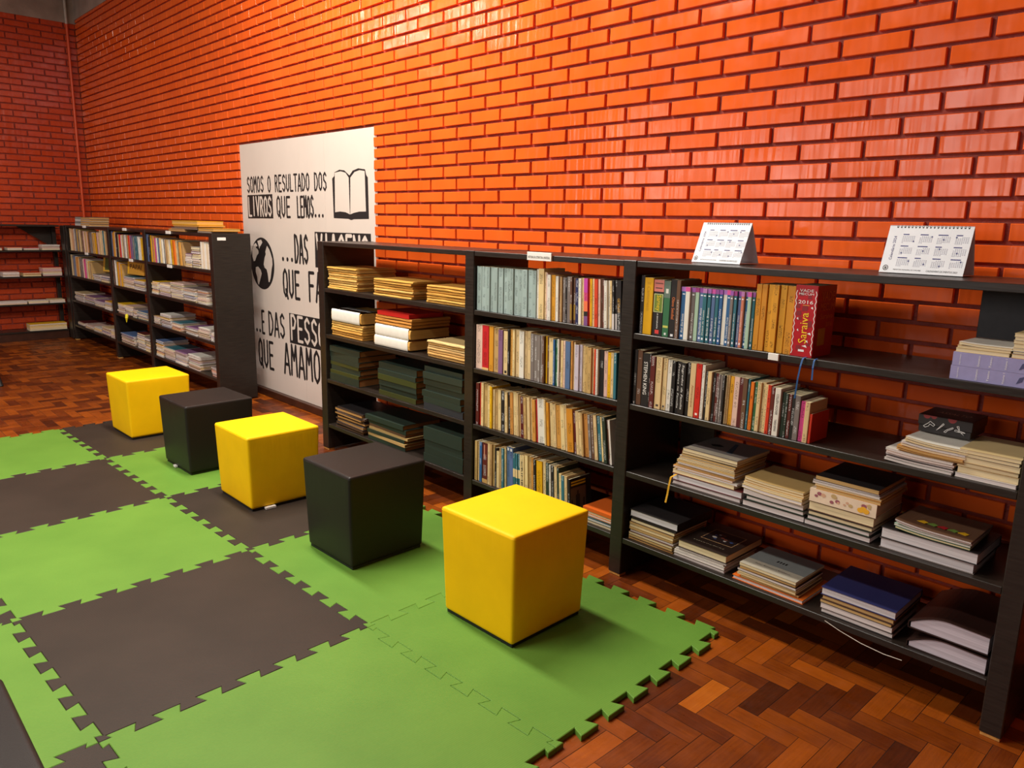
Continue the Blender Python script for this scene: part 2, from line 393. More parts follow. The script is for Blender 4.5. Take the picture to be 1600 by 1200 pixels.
def build_room():
    m = brick_face(XW+0.01, 5.6, 0.07, ZTOP, POSTER, 1)
    m.box(XW, 5.6, DEEP, 0.2, 0.0, ZTOP, 1)
    tag(m.build('wall_back', [BRICK, MORTAR], fix=False), kind='structure')
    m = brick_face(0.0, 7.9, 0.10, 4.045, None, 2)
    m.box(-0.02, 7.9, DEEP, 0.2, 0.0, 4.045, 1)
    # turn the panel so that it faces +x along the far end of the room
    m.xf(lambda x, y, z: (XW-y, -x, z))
    tag(m.build('wall_left', [BRICK_DIM, MORTAR], fix=False), kind='structure')
    m = MB(); m.box(XW, 5.6, -0.004, 0.2, ZTOP, 4.7); tag(m.build('trim_1', PLASTER), kind='structure')
    m = MB(); m.box(XW-0.2, XW+0.004, -7.9, 0.0, 4.045, 4.7); tag(m.build('trim_2', PLASTER), kind='structure')
    m = MB(); m.box(XW-0.2, 5.6, -8.2, 0.2, 4.7, 4.8); tag(m.build('ceiling', CEIL), kind='structure')
    m = MB(); m.box(XW-0.2, 5.6, -8.2, -8.0, 0.0, 4.7); tag(m.build('wall_front', ROOMW), kind='structure')
    m = MB(); m.box(5.6, 5.8, -8.2, 0.2, 0.0, 4.8); tag(m.build('wall_right', ROOMW), kind='structure')
    for i, wx in enumerate((-3.6, -1.2, 1.2, 3.6)):
        m = MB(); a, b, c, d = wx-.78, wx+.78, 1.8, 3.4
        for q in ((a-.05, a, c-.05, d+.05), (b, b+.05, c-.05, d+.05), (a, b, c-.05, c), (a, b, d, d+.05)): m.box(q[0], q[1], -8.0, -7.93, q[2], q[3])
        tag(m.build('window_%d' % (i+1), CEIL), kind='structure')
    m = MB(); m.bbox(XW, -2.50, -0.030, DEEP, 0.0, 0.072, .004); m.bbox(-2.50, 5.6, -0.030, DEEP, 0.0, 0.064, .004)
    tag(m.build('baseboard_back', SKIRT), kind='structure')
    m = MB(); m.bbox(XW, XW+0.03, -7.9, -0.03, 0.0, 0.10, .004); tag(m.build('baseboard_left', SKIRT), kind='structure')
    # pipe in the corner
    p = empty('corner_pipe', (XW+0.022, -0.10, 0.0))
    tag(p, 'thin vertical pipe in the far left corner of the brick walls', 'pipe')
    MB().tube([(0, 0, 0.0), (0, 0, 4.03)], 0.016, 10).build('painted_length', PIPE1, p)
    tag(MB().tube([(0, 0, 4.03), (0, 0, 4.7)], 0.016, 10).build('bare_length', PIPE2, p), 'bare grey length of pipe above the orange paint')
    # herringbone parquet
    W, L = 0.0735, 0.2205; mb = MB(); cols = []; uvs = []; rng = random.Random(5)
    mb.box(XW-0.2, 5.6, -8.2, 0.2, -0.05, -0.0012, 1)
    for _ in range(6): cols.append(0)
    def plank(x, y, hx, hy, horiz):
        if not (XW-0.1 < x < 5.5 and -4.6 < y < 0.15): return
        g = 0.0010; t = min(1, max(0, rng.gauss(0.55, 0.19))); z = rng.uniform(-.0004, .0003)
        b = [mb.vert(x+g, y+g, z), mb.vert(x+hx-g, y+g, z), mb.vert(x+hx-g, y+hy-g, z), mb.vert(x+g, y+hy-g, z)]
        mb.face(b, 0); cols.append(t)
    # classic 3:1 herringbone: each step shifts both directions by one width
    ax, ay = 3.365, -1.007
    for i in range(-170, 60):
        for j in range(-40, 40):
            ox = ax+i*W+j*L; oy = ay+i*W-j*L
            plank(ox, oy, L, W, True)
            plank(ox+L-0*W, oy-L+W, W, L, False) if False else plank(ox-W, oy, W, L, False)
    fl = mb.build('floor', [PARQ, GAP], fix=False)
    me = fl.data; at = me.attributes.new('tone', 'FLOAT_COLOR', 'FACE')
    for i, t in enumerate(cols): at.data[i].color = (t, t, t, 1)
    uv = me.uv_layers.new(name='UVMap')
    for p in me.polygons:
        vs = [me.vertices[me.loops[l].vertex_index].co for l in p.loop_indices]
        horiz = (max(v.x for v in vs)-min(v.x for v in vs)) > (max(v.y for v in vs)-min(v.y for v in vs))
        r = (p.index*0.61803) % 7
        for l, v in zip(p.loop_indices, vs): uv.data[l].uv = (v.x+r, v.y) if horiz else (v.y+r, v.x)
    tag(fl, kind='structure')
build_room()

# ------------------------------------------------------------------ wall banner
def build_banner():
    x0, x1, z0, z1 = -2.472, -0.235, 0.066, 2.268; y = 0.0095
    root = empty('wall_banner', ((x0+x1)/2, y, z0))
    tag(root, 'tall white banner with black hand-lettered sentences set into the brick wall', 'banner')
    inv = Matrix.Translation((-(x0+x1)/2, -y, -z0))
    def part(mb, name, mat, label=None):
        o = mb.build(name, mat, root, fix=False); o.data.transform(inv)
        if label: o['label'] = label
        return o
    m = MB(); xs = [x0, -1.371, -0.97, x1]; n = 12
    for a, b in zip(xs, xs[1:]): m.box(a+0.0006, b-0.0006, y, y+0.0025, z0, z1)
    part(m, 'sheet', BANNER)
    def fpoly(mb, pts, yy): mb.face([mb.vert(p[0], yy, p[1]) for p in pts])
    y1, y2 = y-0.0008, y-0.0018
    for (a, b, c, d) in ((-2.357, -1.860, 1.616, 1.826), (-1.154, -0.326, 1.236, 1.524), (-1.643, -0.74, 0.553, 0.819)):
        m = MB(); fpoly(m, [(a, c), (b, c+.004), (b-.003, d), (a+.004, d-.003)], y1)
        part(m, 'word_block', INK, 'black block behind a highlighted word')
    def word(txt, xa, xb, za, zb, th, rev=False):
        for q, ch in enumerate(txt):
            if ch == '.': m = MB(); stroke_word(m, ' '*q+'.'+' '*(len(txt)-q-1), xa, xb, za, zb, y1, th); part(m, 'lettering_dot', INK)
        m = MB(); stroke_word(m, txt.replace('.', ' '), xa, xb, za, zb, y2 if rev else y1, th)
        part(m, 'reversed_lettering' if rev else 'lettering', BANNER if rev else INK, ('white' if rev else 'black')+' hand-drawn capitals reading '+txt.strip('.'))
    x = -2.346; adv = (2.346-.940)/(21-.22)
    for t, k in (('SOMOS', 0), ('O', 6), ('RESULTADO', 8), ('DOS', 18)): word(t, x+adv*k, x+adv*(k+len(t)-.22), 1.846, 1.978, .0165)
    word('QUE', -1.787, -1.545, 1.636, 1.800, .020); word('LEMOS...', -1.425, -0.985, 1.636, 1.800, .020)
    word('...DAS', -1.735, -1.268, 1.262, 1.486, .026)
    word('QUE', -1.725, -1.430, 0.955, 1.182, .027); word('FAZEMOS', -1.274, -0.46, 0.955, 1.190, .027)
    word('...E', -2.37, -2.125, 0.580, 0.785, .024); word('DAS', -2.035, -1.730, 0.582, 0.790, .025)
    word('QUE', -2.269, -1.970, 0.264, 0.510, .027); word('AMAMOS', -1.762, -0.995, 0.268, 0.532, .029)
    word('LIVROS', -2.335, -1.885, 1.642, 1.802, .020, True); word('VIAGENS', -1.120, -0.365, 1.262, 1.498, .028, True); word('PESSOAS', -1.612, -0.80, 0.585, 0.795, .026, True)
    book, globe = [[[[-0.854,1.931],[-0.823,1.946],[-0.817,1.975],[-0.746,1.991],[-0.676,1.984],[-0.604,1.945],[-0.56,1.978],[-0.484,1.992],[-0.391,1.982],[-0.378,1.943],[-0.357,1.923],[-0.351,1.63],[-0.555,1.626],[-0.594,1.619],[-0.633,1.628],[-0.845,1.632]],[[-0.813,1.971],[-0.822,1.676],[-0.75,1.682],[-0.67,1.677],[-0.608,1.661],[-0.614,1.93],[-0.657,1.966],[-0.726,1.979]],[[-0.602,1.661],[-0.553,1.672],[-0.476,1.682],[-0.387,1.683],[-0.395,1.97],[-0.465,1.978],[-0.532,1.967],[-0.591,1.929]]],[[[-2.193,1.417],[-2.115,1.431],[-2.092,1.407],[-2.139,1.369],[-2.159,1.346],[-2.173,1.383]],[[-2.269,1.38],[-2.225,1.399],[-2.194,1.372],[-2.219,1.366],[-2.23,1.355],[-2.201,1.346],[-2.179,1.331],[-2.178,1.307],[-2.213,1.287],[-2.254,1.237],[-2.286,1.23],[-2.305,1.272],[-2.304,1.336]],[[-2.249,1.179],[-2.2,1.187],[-2.149,1.158],[-2.132,1.127],[-2.163,1.077],[-2.203,1.018],[-2.221,1.041],[-2.228,1.089],[-2.253,1.136]],[[-2.004,1.381],[-1.962,1.349],[-1.937,1.314],[-1.913,1.269],[-1.912,1.218],[-1.933,1.175],[-1.957,1.101],[-1.984,1.057],[-2.001,1.061],[-2.012,1.129],[-2.031,1.17],[-2.07,1.183],[-2.085,1.214],[-2.061,1.273],[-2.035,1.305],[-2.042,1.326]]]]
    m = MB(); fpoly(m, book[0], y1); part(m, 'book_icon', INK, 'black outline of an open book')
    for b in book[1:]: m = MB(); fpoly(m, b, y2); part(m, 'book_page', BANNER, 'white page of the book icon')
    m = MB(); fpoly(m, [(-2.113+.232*math.cos(2*PI*k/48), 1.218+.232*math.sin(2*PI*k/48)) for k in range(48)], y1); part(m, 'globe_icon', INK, 'black globe disc')
    for g in globe: m = MB(); fpoly(m, g, y2); part(m, 'continent', BANNER, 'white continent on the globe')
build_banner()

# ------------------------------------------------------------------ bookcases
ZS = {0: 1.470, 1: 1.157, 2: 0.838, 3: 0.522, 4: 0.196}
TH = 0.026
YF, YB = -0.469, -0.058
def tagcard(root, x, z, w, h, lettering=None):
    o = MB().bbox(x-w/2, x+w/2, YF-0.006, YF-0.0005, z-h/2, z+h/2, .001).build('shelf_tag', TAGP, root)
    if lettering:
        put_text(lettering, 'tag_lettering', INK, o, Matrix.Translation((x, YF-0.0068, z-h*0.12)) @ M_FRONT, width=w*0.9, height=h*0.30)
def bookcase(name, label, ups, lift, extras, YB=YB):
    root = empty(name, ((ups[0][0]+ups[-1][1])/2, (YF+YB)/2, 0)); tag(root, label, 'bookcase')
    inv = Matrix.Translation(-root.location)
    def P(mb, nm, mat, lab=None):
        o = mb.build(nm, mat, root); o.data.transform(inv)
        if lab: o['label'] = lab
        return o
    top = ZS[0]+lift
    for (a, b) in ups:
        P(MB().bbox(a, b, YF, YB, 0.012, top+0.002, .003), 'side_panel', WOOD)
        P(MB().bbox(a+.004, b-.004, YF+.004, YF+.05, 0.0, 0.0118, .001), 'foot', FOOT, 'pale wooden foot under the dark panel')
    for (a, b), (c, d) in zip(ups, ups[1:]):
        for k in range(5):
            z = ZS[k]+(lift if k == 0 else lift*0.9)
            P(MB().bbox(b+.0005, c-.0005, YF+.004, YB, z-TH, z, .002), 'shelf', WOOD)
    extras(P, root)
    n0 = len(root.children)
    return root
UA = [(-0.262, -0.185), (1.320, 1.392), (2.400, 2.470), (3.975, 4.040)]
UL = [(-6.725, -6.655), (-4.972, -4.897), (-3.782, -3.708), (-2.112, -2.036)]
def near_extras(P, root):
    P(MB().bbox(3.687, 3.972, -0.050, -0.030, 1.18, 1.440, .002), 'back_brace', BRACE, 'grey board bracing the back under the top')
    P(MB().bbox(2.473, 2.66, -0.050, -0.030, 0.55, 0.81, .002), 'back_brace', WOOD)
    def card(x, z, w, h, t=None):
        o = P(MB().bbox(x-w/2, x+w/2, YF-0.006, YF+0.0038, z-h/2, z+h/2, .001), 'shelf_tag', TAGP, 'white label on the shelf edge')
        if t: 
            q = put_text(t, 'tag_lettering', INK, o, Matrix.Translation((x, YF-0.0066, z-h*0.1)) @ M_FRONT, width=w*0.9, height=h*0.3); q.data.transform(Matrix.Translation(-root.location))
    card(1.884, 1.463, 0.165, 0.040, 'HISTORIA DA LITERATURA UNIVERSAL'); card(3.138, 1.145, 0.042, 0.026)
def far_extras(P, root):
    P(MB().bbox(-6.90, -6.726, -0.479, -0.455, 0.012, 1.478, .003), 'corner_panel', WOOD)
    for (x, z) in ((-5.814, 1.478), (-4.323, 1.474), (-3.05, 1.470), (-5.815, 1.157), (-4.189, 1.155), (-3.073, 1.152)):
        P(MB().bbox(x-.055, x+.055, YF-0.006, YF+0.0038, z-.014, z+.014, .001), 'shelf_tag', TAGP, 'white label on the shelf edge')
    P(MB().bbox(-2.0358, -2.033, -0.425, -0.35, 1.425, 1.45, .001), 'shelf_tag', TAGP, 'white label on the end panel')
near = bookcase('bookcase', 'long dark three-bay bookcase at the right, carrying the two calendars', UA, 0.0, near_extras)
far = bookcase('bookcase', 'dark bookcase of three bays in the far corner, left of the white banner', UL, 0.012, far_extras, -0.128)
def end_case():
    x0, x1 = XW+0.04, -6.905; y0, y1 = -2.72, -0.482
    root = empty('wall_shelf', ((x0+x1)/2, (y0+y1)/2, 0)); tag(root, 'dark open shelving along the far left end wall', 'shelf')
    inv = Matrix.Translation(-root.location)
    def P(mb, nm, mat):
        o = mb.build(nm, mat, root); o.data.transform(inv); return o
    P(MB().bbox(x0, x1, y0, y0+.07, 0.0, 1.482, .003), 'side_panel', WOOD)
    P(MB().bbox(x0, x0+.08, y1-.045, y1, 0.0, 1.455, .003), 'side_panel', WOOD)
    for z in (1.480, 1.160, 0.828, 0.476, 0.122): P(MB().bbox(x0, x1, y0+.0705, y1, z-.022, z, .002), 'shelf', WOOD)
    m = MB(); pts = [(-0.92, 1.4575), (-0.53, 1.4575), (-0.53, 1.19)]  # thin dark triangular plate below the top shelf
    m.prism([(p[0], p[1]) for p in pts], 0, .015); m.xf(lambda a, b, c: (x0+.012+c, a, b)); P(m, 'dark_triangle', WOOD)
    P(MB().bbox(x1-.03, x1-.01, y0+.0705, y1, 0.0, 0.0995, .002), 'plinth', SKIRT)
end_case()

# ------------------------------------------------------------------ books
def upright(name, label, x, y, z, wd, h, d, lean, code, group, hard=False, pages=PG_OLD, marks=True):
    c = 0.0022 if hard else 0.0008; r = min(0.0022, wd*0.2); ov = 0.003 if hard else 0.0006
    m = MB()
    pts = [(0, d), (0, r), (r*0.3, r*0.3), (r, 0), (wd-r, 0), (wd-r*0.3, r*0.3), (wd, r), (wd, d), (wd-c, d), (wd-c, c+r), (c, c+r), (c, d)]
    n = len(pts); b = 0
    for zz in (0, h):
        for p in pts: m.v.append((p[0], p[1], zz))
    for k in (0, n):
        m.face([k+i for i in (0, 1, 10, 11)]); m.face([k+i for i in (1, 2, 3, 4, 5, 6, 9, 10)]); m.face([k+i for i in (6, 7, 8, 9)])
    for i in range(n): m.face([i, (i+1) % n, n+(i+1) % n, n+i])
    o = m.build(name, cover_mat(code, marks)); o.location = (x, y, z); o.rotation_euler = (0, math.radians(-lean), 0)
    tag(o, label, 'book', group)
    p = MB().box(c+.0001, wd-c-.0001, c+r+.0001, d-ov-.001, ov, h-ov)
    p.build('pages', page_mat(pages, 'X'), o, fix=False)
    return o
KINDS = {True: 'hardback_book', False: 'paperback_book'}
SHN = {1: 'top shelf', 2: 'second shelf', 3: 'third shelf', 4: 'bottom shelf'}
BAYN = {'A': 'left bay, near bookcase', 'B': 'middle bay, near bookcase', 'C': 'right bay, near bookcase',
        'L1': 'left bay, far bookcase', 'L2': 'middle bay, far bookcase', 'L3': 'right bay, far bookcase'}
def cite(n): return ordw(n)
def book_row(spec, bay, sh, lift=0.0, lean=(0, 0), depth=(.135, .16), split=0.0, hards='', yf=-0.452, seed=0, texts=None):
    toks = [t.split(':') for t in spec.split()]
    items = [[t[0], float(t[1]), float(t[2])/1000] for t in toks]
    lo = {'B': 1.394, 'C': 2.472, 'L1': -6.653, 'L2': -4.895, 'L3': -3.706}[bay]; xe = items[-1][1]
    if items[0][1] < lo:
        q = (xe-lo)/(xe-items[0][1])
        for it_ in items: it_[1] = xe-(xe-it_[1])*q
    rng = random.Random(seed); out = []
    keep = [items[0]]
    for q in items[1:-1]:
        if q[1] > keep[-1][1]+.007: keep.append(q)
    items = keep+[items[-1]]; L = []
    for a, b in zip(items, items[1:]):
        wd = b[1]-a[1]; k = max(1, int(round(wd/split))) if split else 1
        for j in range(k):
            code = a[0] if j == 0 else rng.choice([a[0], 'cr', 'wh', 'lp', 'gy', 'be'])
            L.append((code, a[1]+wd*j/k, wd/k, a[2]-(rng.uniform(0, .012) if j else 0)))
    n = len(L); group = 'books standing on the %s, %s' % (SHN[sh], BAYN[bay]); prev = 0
    for i, (code, x, wd, h) in enumerate(L):
        th_of = lambda i: (lean[0]+(lean[1]-lean[0])*i/max(1, n-1))*min(1, i/12)
        th = th_of(i); dl = th_of(i+1)-th+.12
        hh = min(h/max(.5, math.cos(math.radians(th))), ZS[sh-1]-TH-ZS[sh]-.010)
        wd2 = max(0.006, (wd - hh*math.sin(math.radians(max(0, dl)))) * 0.965 * math.cos(math.radians(th)))
        hard = code in hards
        far_ = bay[0] == 'L'; nm = 'picture_book' if far_ else KINDS[hard]; col = PAL[code][0]
        lab = '%s %s, %s from left, %s, %s' % (col, 'picture book' if far_ else 'paperback', cite(i+1), SHN[sh], BAYN[bay])
        if texts and i in texts and texts[i][0]: lab = '%s book titled %s, %s, %s' % (col, texts[i][0], SHN[sh], BAYN[bay])
        o = upright(nm, lab, x+0.0008, yf+rng.uniform(-.004, .010), ZS[sh]+lift+0.0006, wd2, hh, rng.uniform(*depth), th, code, group,
                    hard, rng.choice([PG_OLD, PG_OLD, PG_CR]) if bay != 'C' else PG_CR, marks=not (texts and i in texts))
        out.append((o, wd2, hh))
    return out
ROWS = {'B1': 'pb:1.398:234 pb:1.438:234 pb:1.476:234 pb:1.505:234 pb:1.533:234 pb:1.565:234 pb:1.604:234 pb:1.634:234 pb:1.661:234 pb:1.688:234 pb:1.721:234 pb:1.752:235 pb:1.789:236 pb:1.821:234 wh:1.85:242 cr:1.864:246 cr:1.903:231 lp:1.917:229 wh:1.93:221 gd:1.955:220 wh:1.982:217 br:2.002:216 be:2.013:215 gy:2.027:213 bk:2.044:214 gy:2.054:218 br:2.08:218 br:2.095:216 nv:2.116:214 wh:2.136:216 cr:2.155:219 pk:2.169:218 rd:2.193:216 ye:2.206:218 cr:2.22:219 rd:2.234:219 lp:2.256:219 br:2.27:218 mr:2.28:218 wh:2.29:216 wh:2.31:216 cr:2.325:217 bk:2.339:219 bk:2.352:221 bk:2.367:221 bk:2.373:237 end:2.393:0',
'B2': 'lp:1.395:240 rd:1.449:241 gd:1.502:241 be:1.538:238 pu:1.582:232 cr:1.618:229 bk:1.653:242 tn:1.67:242 cr:1.687:243 cr:1.705:243 wh:1.736:242 cr:1.773:245 cr:1.79:246 gy:1.818:238 gy:1.845:237 gy:1.869:236 gy:1.891:237 br:1.908:236 ye:1.922:236 br:1.933:235 cr:1.947:233 cr:1.95:233 bl:1.978:227 gn:1.992:229 wh:2.008:233 br:2.02:231 cr:2.036:230 lp:2.052:231 sb:2.065:230 cr:2.071:232 tn:2.098:235 cr:2.111:230 li:2.123:221 li:2.151:224 cr:2.168:222 be:2.185:220 be:2.206:217 cr:2.229:216 rd:2.245:214 wh:2.256:216 bk:2.27:217 tn:2.277:215 lp:2.299:213 ye:2.322:210 cr:2.341:210 te:2.358:213 or:2.364:216 end:2.376:0',
'B3': 'mr:1.401:234 rd:1.428:239 cr:1.446:240 be:1.468:236 cr:1.497:234 ye:1.521:232 cr:1.54:219 be:1.557:219 cr:1.578:222 bk:1.604:220 cr:1.637:221 bk:1.66:224 tn:1.678:225 cr:1.703:231 cr:1.728:229 be:1.744:221 mr:1.762:218 be:1.788:218 cr:1.81:222 cr:1.834:222 tn:1.851:217 rd:1.877:222 wh:1.887:229 cr:1.942:230 cr:1.941:221 gd:1.955:221 cr:1.974:221 cr:1.994:219 tn:2.018:218 cr:2.048:225 cr:2.078:228 gd:2.092:215 mr:2.135:209 cr:2.152:213 cr:2.171:210 be:2.19:210 tn:2.205:209 gy:2.231:209 br:2.25:210 cr:2.268:215 te:2.289:214 cr:2.31:214 dg:2.33:219 br:2.351:208 wh:2.366:210 end:2.378:0',
'B4': 'be:1.4:229 cr:1.423:228 bl:1.437:229 mr:1.46:230 cr:1.505:236 be:1.525:235 be:1.545:236 bk:1.561:221 cr:1.576:207 be:1.6:235 te:1.625:236 cr:1.646:242 sb:1.658:250 sb:1.683:250 te:1.711:228 te:1.728:230 te:1.739:231 te:1.752:232 cr:1.771:231 cr:1.807:237 be:1.831:237 tn:1.852:235 bk:1.872:230 ye:1.891:229 cr:1.935:236 dg:1.962:235 wh:1.988:230 bk:2.002:227 cr:2.02:230 dg:2.041:227 cr:2.056:202 te:2.074:197 cr:2.095:198 bk:2.115:186 end:2.13:0',
'C1': 'bk:2.481:252 ye:2.503:244 bk:2.551:238 gn:2.604:236 bk:2.638:244 br:2.673:243 bl:2.693:218 wh:2.717:219 gy:2.74:218 pg:2.76:219 sb:2.779:219 te:2.8:219 te:2.82:219 sb:2.838:219 te:2.856:219 bl:2.872:219 wh:2.889:219 bl:2.908:220 gy:2.926:219 te:2.941:219 sb:2.956:219 sa:2.972:219 bl:2.986:219 pg:3.001:220 te:3.018:220 gd:3.032:253 gd:3.056:254 gd:3.079:254 gd:3.102:255 gd:3.128:255 gd:3.156:255 rd:3.189:262 end:3.278:0',
'C2': 'bk:2.474:245 br:2.491:245 bk:2.518:236 bk:2.557:239 mr:2.565:229 cr:2.591:229 cr:2.625:227 wh:2.648:224 bk:2.673:223 bk:2.694:223 bk:2.717:223 bk:2.746:226 cr:2.766:227 rd:2.794:229 wh:2.821:227 bk:2.836:202 cr:2.849:204 bk:2.869:200 mr:2.884:201 gy:2.899:200 gy:2.908:198 bk:2.92:201 cr:2.931:200 be:2.939:201 gd:2.949:200 lp:2.967:201 mr:2.992:201 br:3.012:203 te:3.032:202 or:3.042:193 gn:3.058:195 cr:3.072:196 cr:3.089:198 cr:3.103:192 rd:3.116:193 mr:3.131:188 wh:3.148:187 dg:3.173:174 dg:3.187:171 mr:3.199:171 bk:3.214:171 gy:3.23:172 pk:3.251:155 cr:3.27:154 rd:3.29:112 end:3.3:0',
'L11': 'ye:-6.587:292 ye:-6.498:279 tn:-6.442:278 wh:-6.355:276 gy:-6.29:274 ye:-6.237:269 cr:-6.152:265 br:-6.099:254 br:-6.027:253 lp:-5.955:252 cr:-5.883:250 tn:-5.823:252 br:-5.743:248 gy:-5.674:247 ye:-5.587:240 mr:-5.453:246 lp:-5.397:253 cr:-5.285:280 te:-5.176:274 end:-5.059:0',
'L12': 'wh:-6.667:263 gy:-6.588:257 sb:-6.498:252 wh:-6.443:249 tn:-6.378:246 cr:-6.313:240 br:-6.259:239 gy:-6.174:237 lp:-6.111:234 pk:-6.049:231 wh:-5.987:231 cr:-5.925:225 ye:-5.865:214 end:-5.725:0',
'L21': 'sb:-4.893:282 tn:-4.835:262 ye:-4.79:277 bk:-4.711:265 cr:-4.655:245 rd:-4.589:247 cr:-4.513:246 wh:-4.417:248 gy:-4.364:246 rd:-4.301:244 pu:-4.229:243 te:-4.177:241 te:-4.106:239 te:-4.046:241 wh:-3.997:239 ye:-3.928:225 end:-3.874:0',
'L22': 'br:-4.946:305 sb:-4.911:289 wh:-4.854:277 ye:-4.785:263 or:-4.74:258 lp:-4.684:250 ye:-4.629:246 end:-4.574:0',
'L31': 'sb:-3.713:270 bk:-3.671:264 ye:-3.629:261 pu:-3.588:257 tn:-3.553:255 pk:-3.506:240 wh:-3.452:240 sb:-3.418:238 cr:-3.359:238 be:-3.319:239 bk:-3.267:236 wh:-3.235:232 be:-3.197:231 cr:-3.158:232 wh:-3.121:231 gy:-3.089:231 ye:-3.052:232 or:-3.002:230 cr:-2.953:229 te:-2.905:220 tn:-2.857:217 be:-2.809:214 end:-2.762:0',}
rB1 = book_row(ROWS['B1'], 'B', 1, lean=(0.2, 3.2), seed=11, depth=(.15, .17))
rB2 = book_row(ROWS['B2'], 'B', 2, lean=(1.0, 1.6), seed=12)
rB3 = book_row(ROWS['B3'], 'B', 3, lean=(0.8, 7.5), seed=13)
rB4 = book_row(ROWS['B4'], 'B', 4, lean=(0.5, 4.0), seed=14)
TC1 = {1: (None,), 2: ('Sarney',), 3: (None,), 4: (None,), 6: ('Rui Barbosa',), 7: (None,), 8: ('Castro Alves',), 9: (None,), 10: ('Machado de Assis',), 11: ('Duque de Caxias',), 12: ('Barão do R. Branco',),
       13: ('D. Pedro I',), 14: ('Villa-Lobos',), 15: ('Euclides da Cunha',), 16: (None,), 17: ('Oswaldo Cruz',), 18: ('Joaquim Nabuco',), 19: ('Rodrigues Alves',), 20: ('Gonçalves Dias',),
       21: ('José do Patrocínio',), 22: ('Cândido Portinari',), 23: (None,), 24: ('Santos Dumont',), 31: ('Vade Mecum 2016',)}
rC1 = book_row(ROWS['C1'], 'C', 1, seed=15, depth=(.15, .16), texts={k: ((None,) if k != 31 else v) for k, v in TC1.items()}, hards='')
TC2 = {2: ('Stephen King',), 9: (None,), 10: (None,), 12: (None,), 36: (None,), 44: (None,)}
rC2 = book_row(ROWS['C2'], 'C', 2, seed=16, lean=(-0.3, -0.6), depth=(.14, .16), texts={k: (None,) for k in TC2})
rL11 = book_row(ROWS['L11'], 'L1', 1, .011, (2.5, 2.0), (.18, .22), .034, seed=21)
rL12 = book_row(ROWS['L12'], 'L1', 2, .011, (2.5, 3.0), (.18, .22), .034, seed=22)
rL21 = book_row(ROWS['L21'], 'L2', 1, .011, (1.0, 1.5), (.18, .22), .04, seed=23)
rL22 = book_row(ROWS['L22'], 'L2', 2, .011, (1.5, 1.5), (.18, .22), .03, seed=24)
rL31 = book_row(ROWS['L31'], 'L3', 1, .011, (2.0, 4.0), (.18, .22), .034, seed=25)
# spines of the right bay
def spine_text(item, txt, mat, t0, t1, hfrac, up=True, name='spine_lettering', dx=0.0, shear=0.0, lift=0.0008):
    o, wd, h = item
    mtx = Matrix.Translation((wd*(0.5+dx), -lift, h*(t0+t1)/2)) @ (M_UP if up else M_DOWN)
    return put_text(txt, name, mat, o, mtx, width=h*(t1-t0), height=wd*hfrac, shear=shear)
def spine_hor(item, txt, mat, t0, t1, wfrac, name='spine_lettering'):
    o, wd, h = item
    return put_text(txt, name, mat, o, Matrix.Translation((wd/2, -.0008, h*(t0+t1)/2)) @ M_FRONT, width=wd*wfrac, height=h*(t1-t0))
def spine_patch(item, t0, t1, rgb, x0=0.0, x1=1.0, name='spine_band', lift=0.0004):
    o, wd, h = item
    return MB().box(wd*x0, wd*x1, -lift, 0.0001, h*t0, h*t1).build(name, colm(rgb), o)
WT = colm((232, 230, 226)); YT = colm((240, 200, 20)); BT = colm((30, 26, 30)); GT = colm((214, 160, 60)); OT = colm((220, 120, 60))
VIO = [(150, 70, 160), (214, 80, 150), (140, 74, 146), (180, 120, 176), (150, 84, 170), (146, 74, 160), (160, 100, 176), (150, 50, 120), (170, 110, 190), (200, 80, 160)]
for i in range(6, 25):
    it = rC1[i]
    spine_patch(it, .915, 1.0, VIO[(i*3) % 10])
    ttl = TC1[i][0]
    if ttl:
        L = min(.52, .028*len(ttl)+.05)
        spine_text(it, ttl, WT, .13, .13+L, .46, True, shear=.15)
        spine_patch(it, .855, .875, (236, 236, 240), .25, .75, 'volume_mark'); spine_patch(it, .045, .085, (230, 232, 240), .3, .7, 'publisher_mark')
spine_text(rC1[1], 'Il Camoneso', colm((190, 140, 20)), .42, .92, .38, False)
it = rC1[2]
spine_patch(it, .79, 1.0, (206, 120, 110), name='portrait_patch'); spine_patch(it, .845, .862, (70, 50, 48), .15, .85, 'portrait_mark', .0007); spine_patch(it, .93, .945, (90, 56, 50), .1, .9, 'portrait_mark', .0007)
spine_patch(it, .42, .75, (206, 206, 150), .04, .96, 'title_frame'); spine_patch(it, .43, .74, (106, 124, 44), .1, .9, 'title_panel', .0006)
spine_text(it, 'Sarney', YT, .445, .725, .55, False, lift=.001); spine_text(it, 'A BIOGRAFIA', WT, .12, .40, .14, False); spine_patch(it, .03, .10, (214, 60, 56), .3, .7, 'publisher_mark')
it = rC1[3]; spine_patch(it, .70, 1.0, (96, 116, 104), name='picture_band'); spine_patch(it, .78, .86, (214, 214, 206), .3, .7, 'picture_mark', .0007); spine_patch(it, .16, .20, (190, 190, 90), .1, .9, 'title_mark'); spine_patch(it, .03, .07, (220, 224, 216), .35, .65, 'publisher_mark')
it = rC1[4]; spine_text(it, 'Olavo Setubal', OT, .32, .70, .42, False); spine_patch(it, .02, .06, (225, 225, 225), .3, .7, 'publisher_mark')
it = rC1[31]
spine_hor(it, 'VADE', WT, .905, .945, .62); spine_hor(it, 'MECUM', WT, .862, .892, .66); spine_hor(it, '2016', WT, .742, .79, .66)
spine_text(it, 'Saraiva', YT, .19, .62, .36, True, name='spine_lettering'); spine_patch(it, .718, .724, (220, 170, 60), .38, .68, 'title_rule'); spine_patch(it, .07, .10, (230, 230, 230), .36, .62, 'publisher_mark')
rng = random.Random(3)
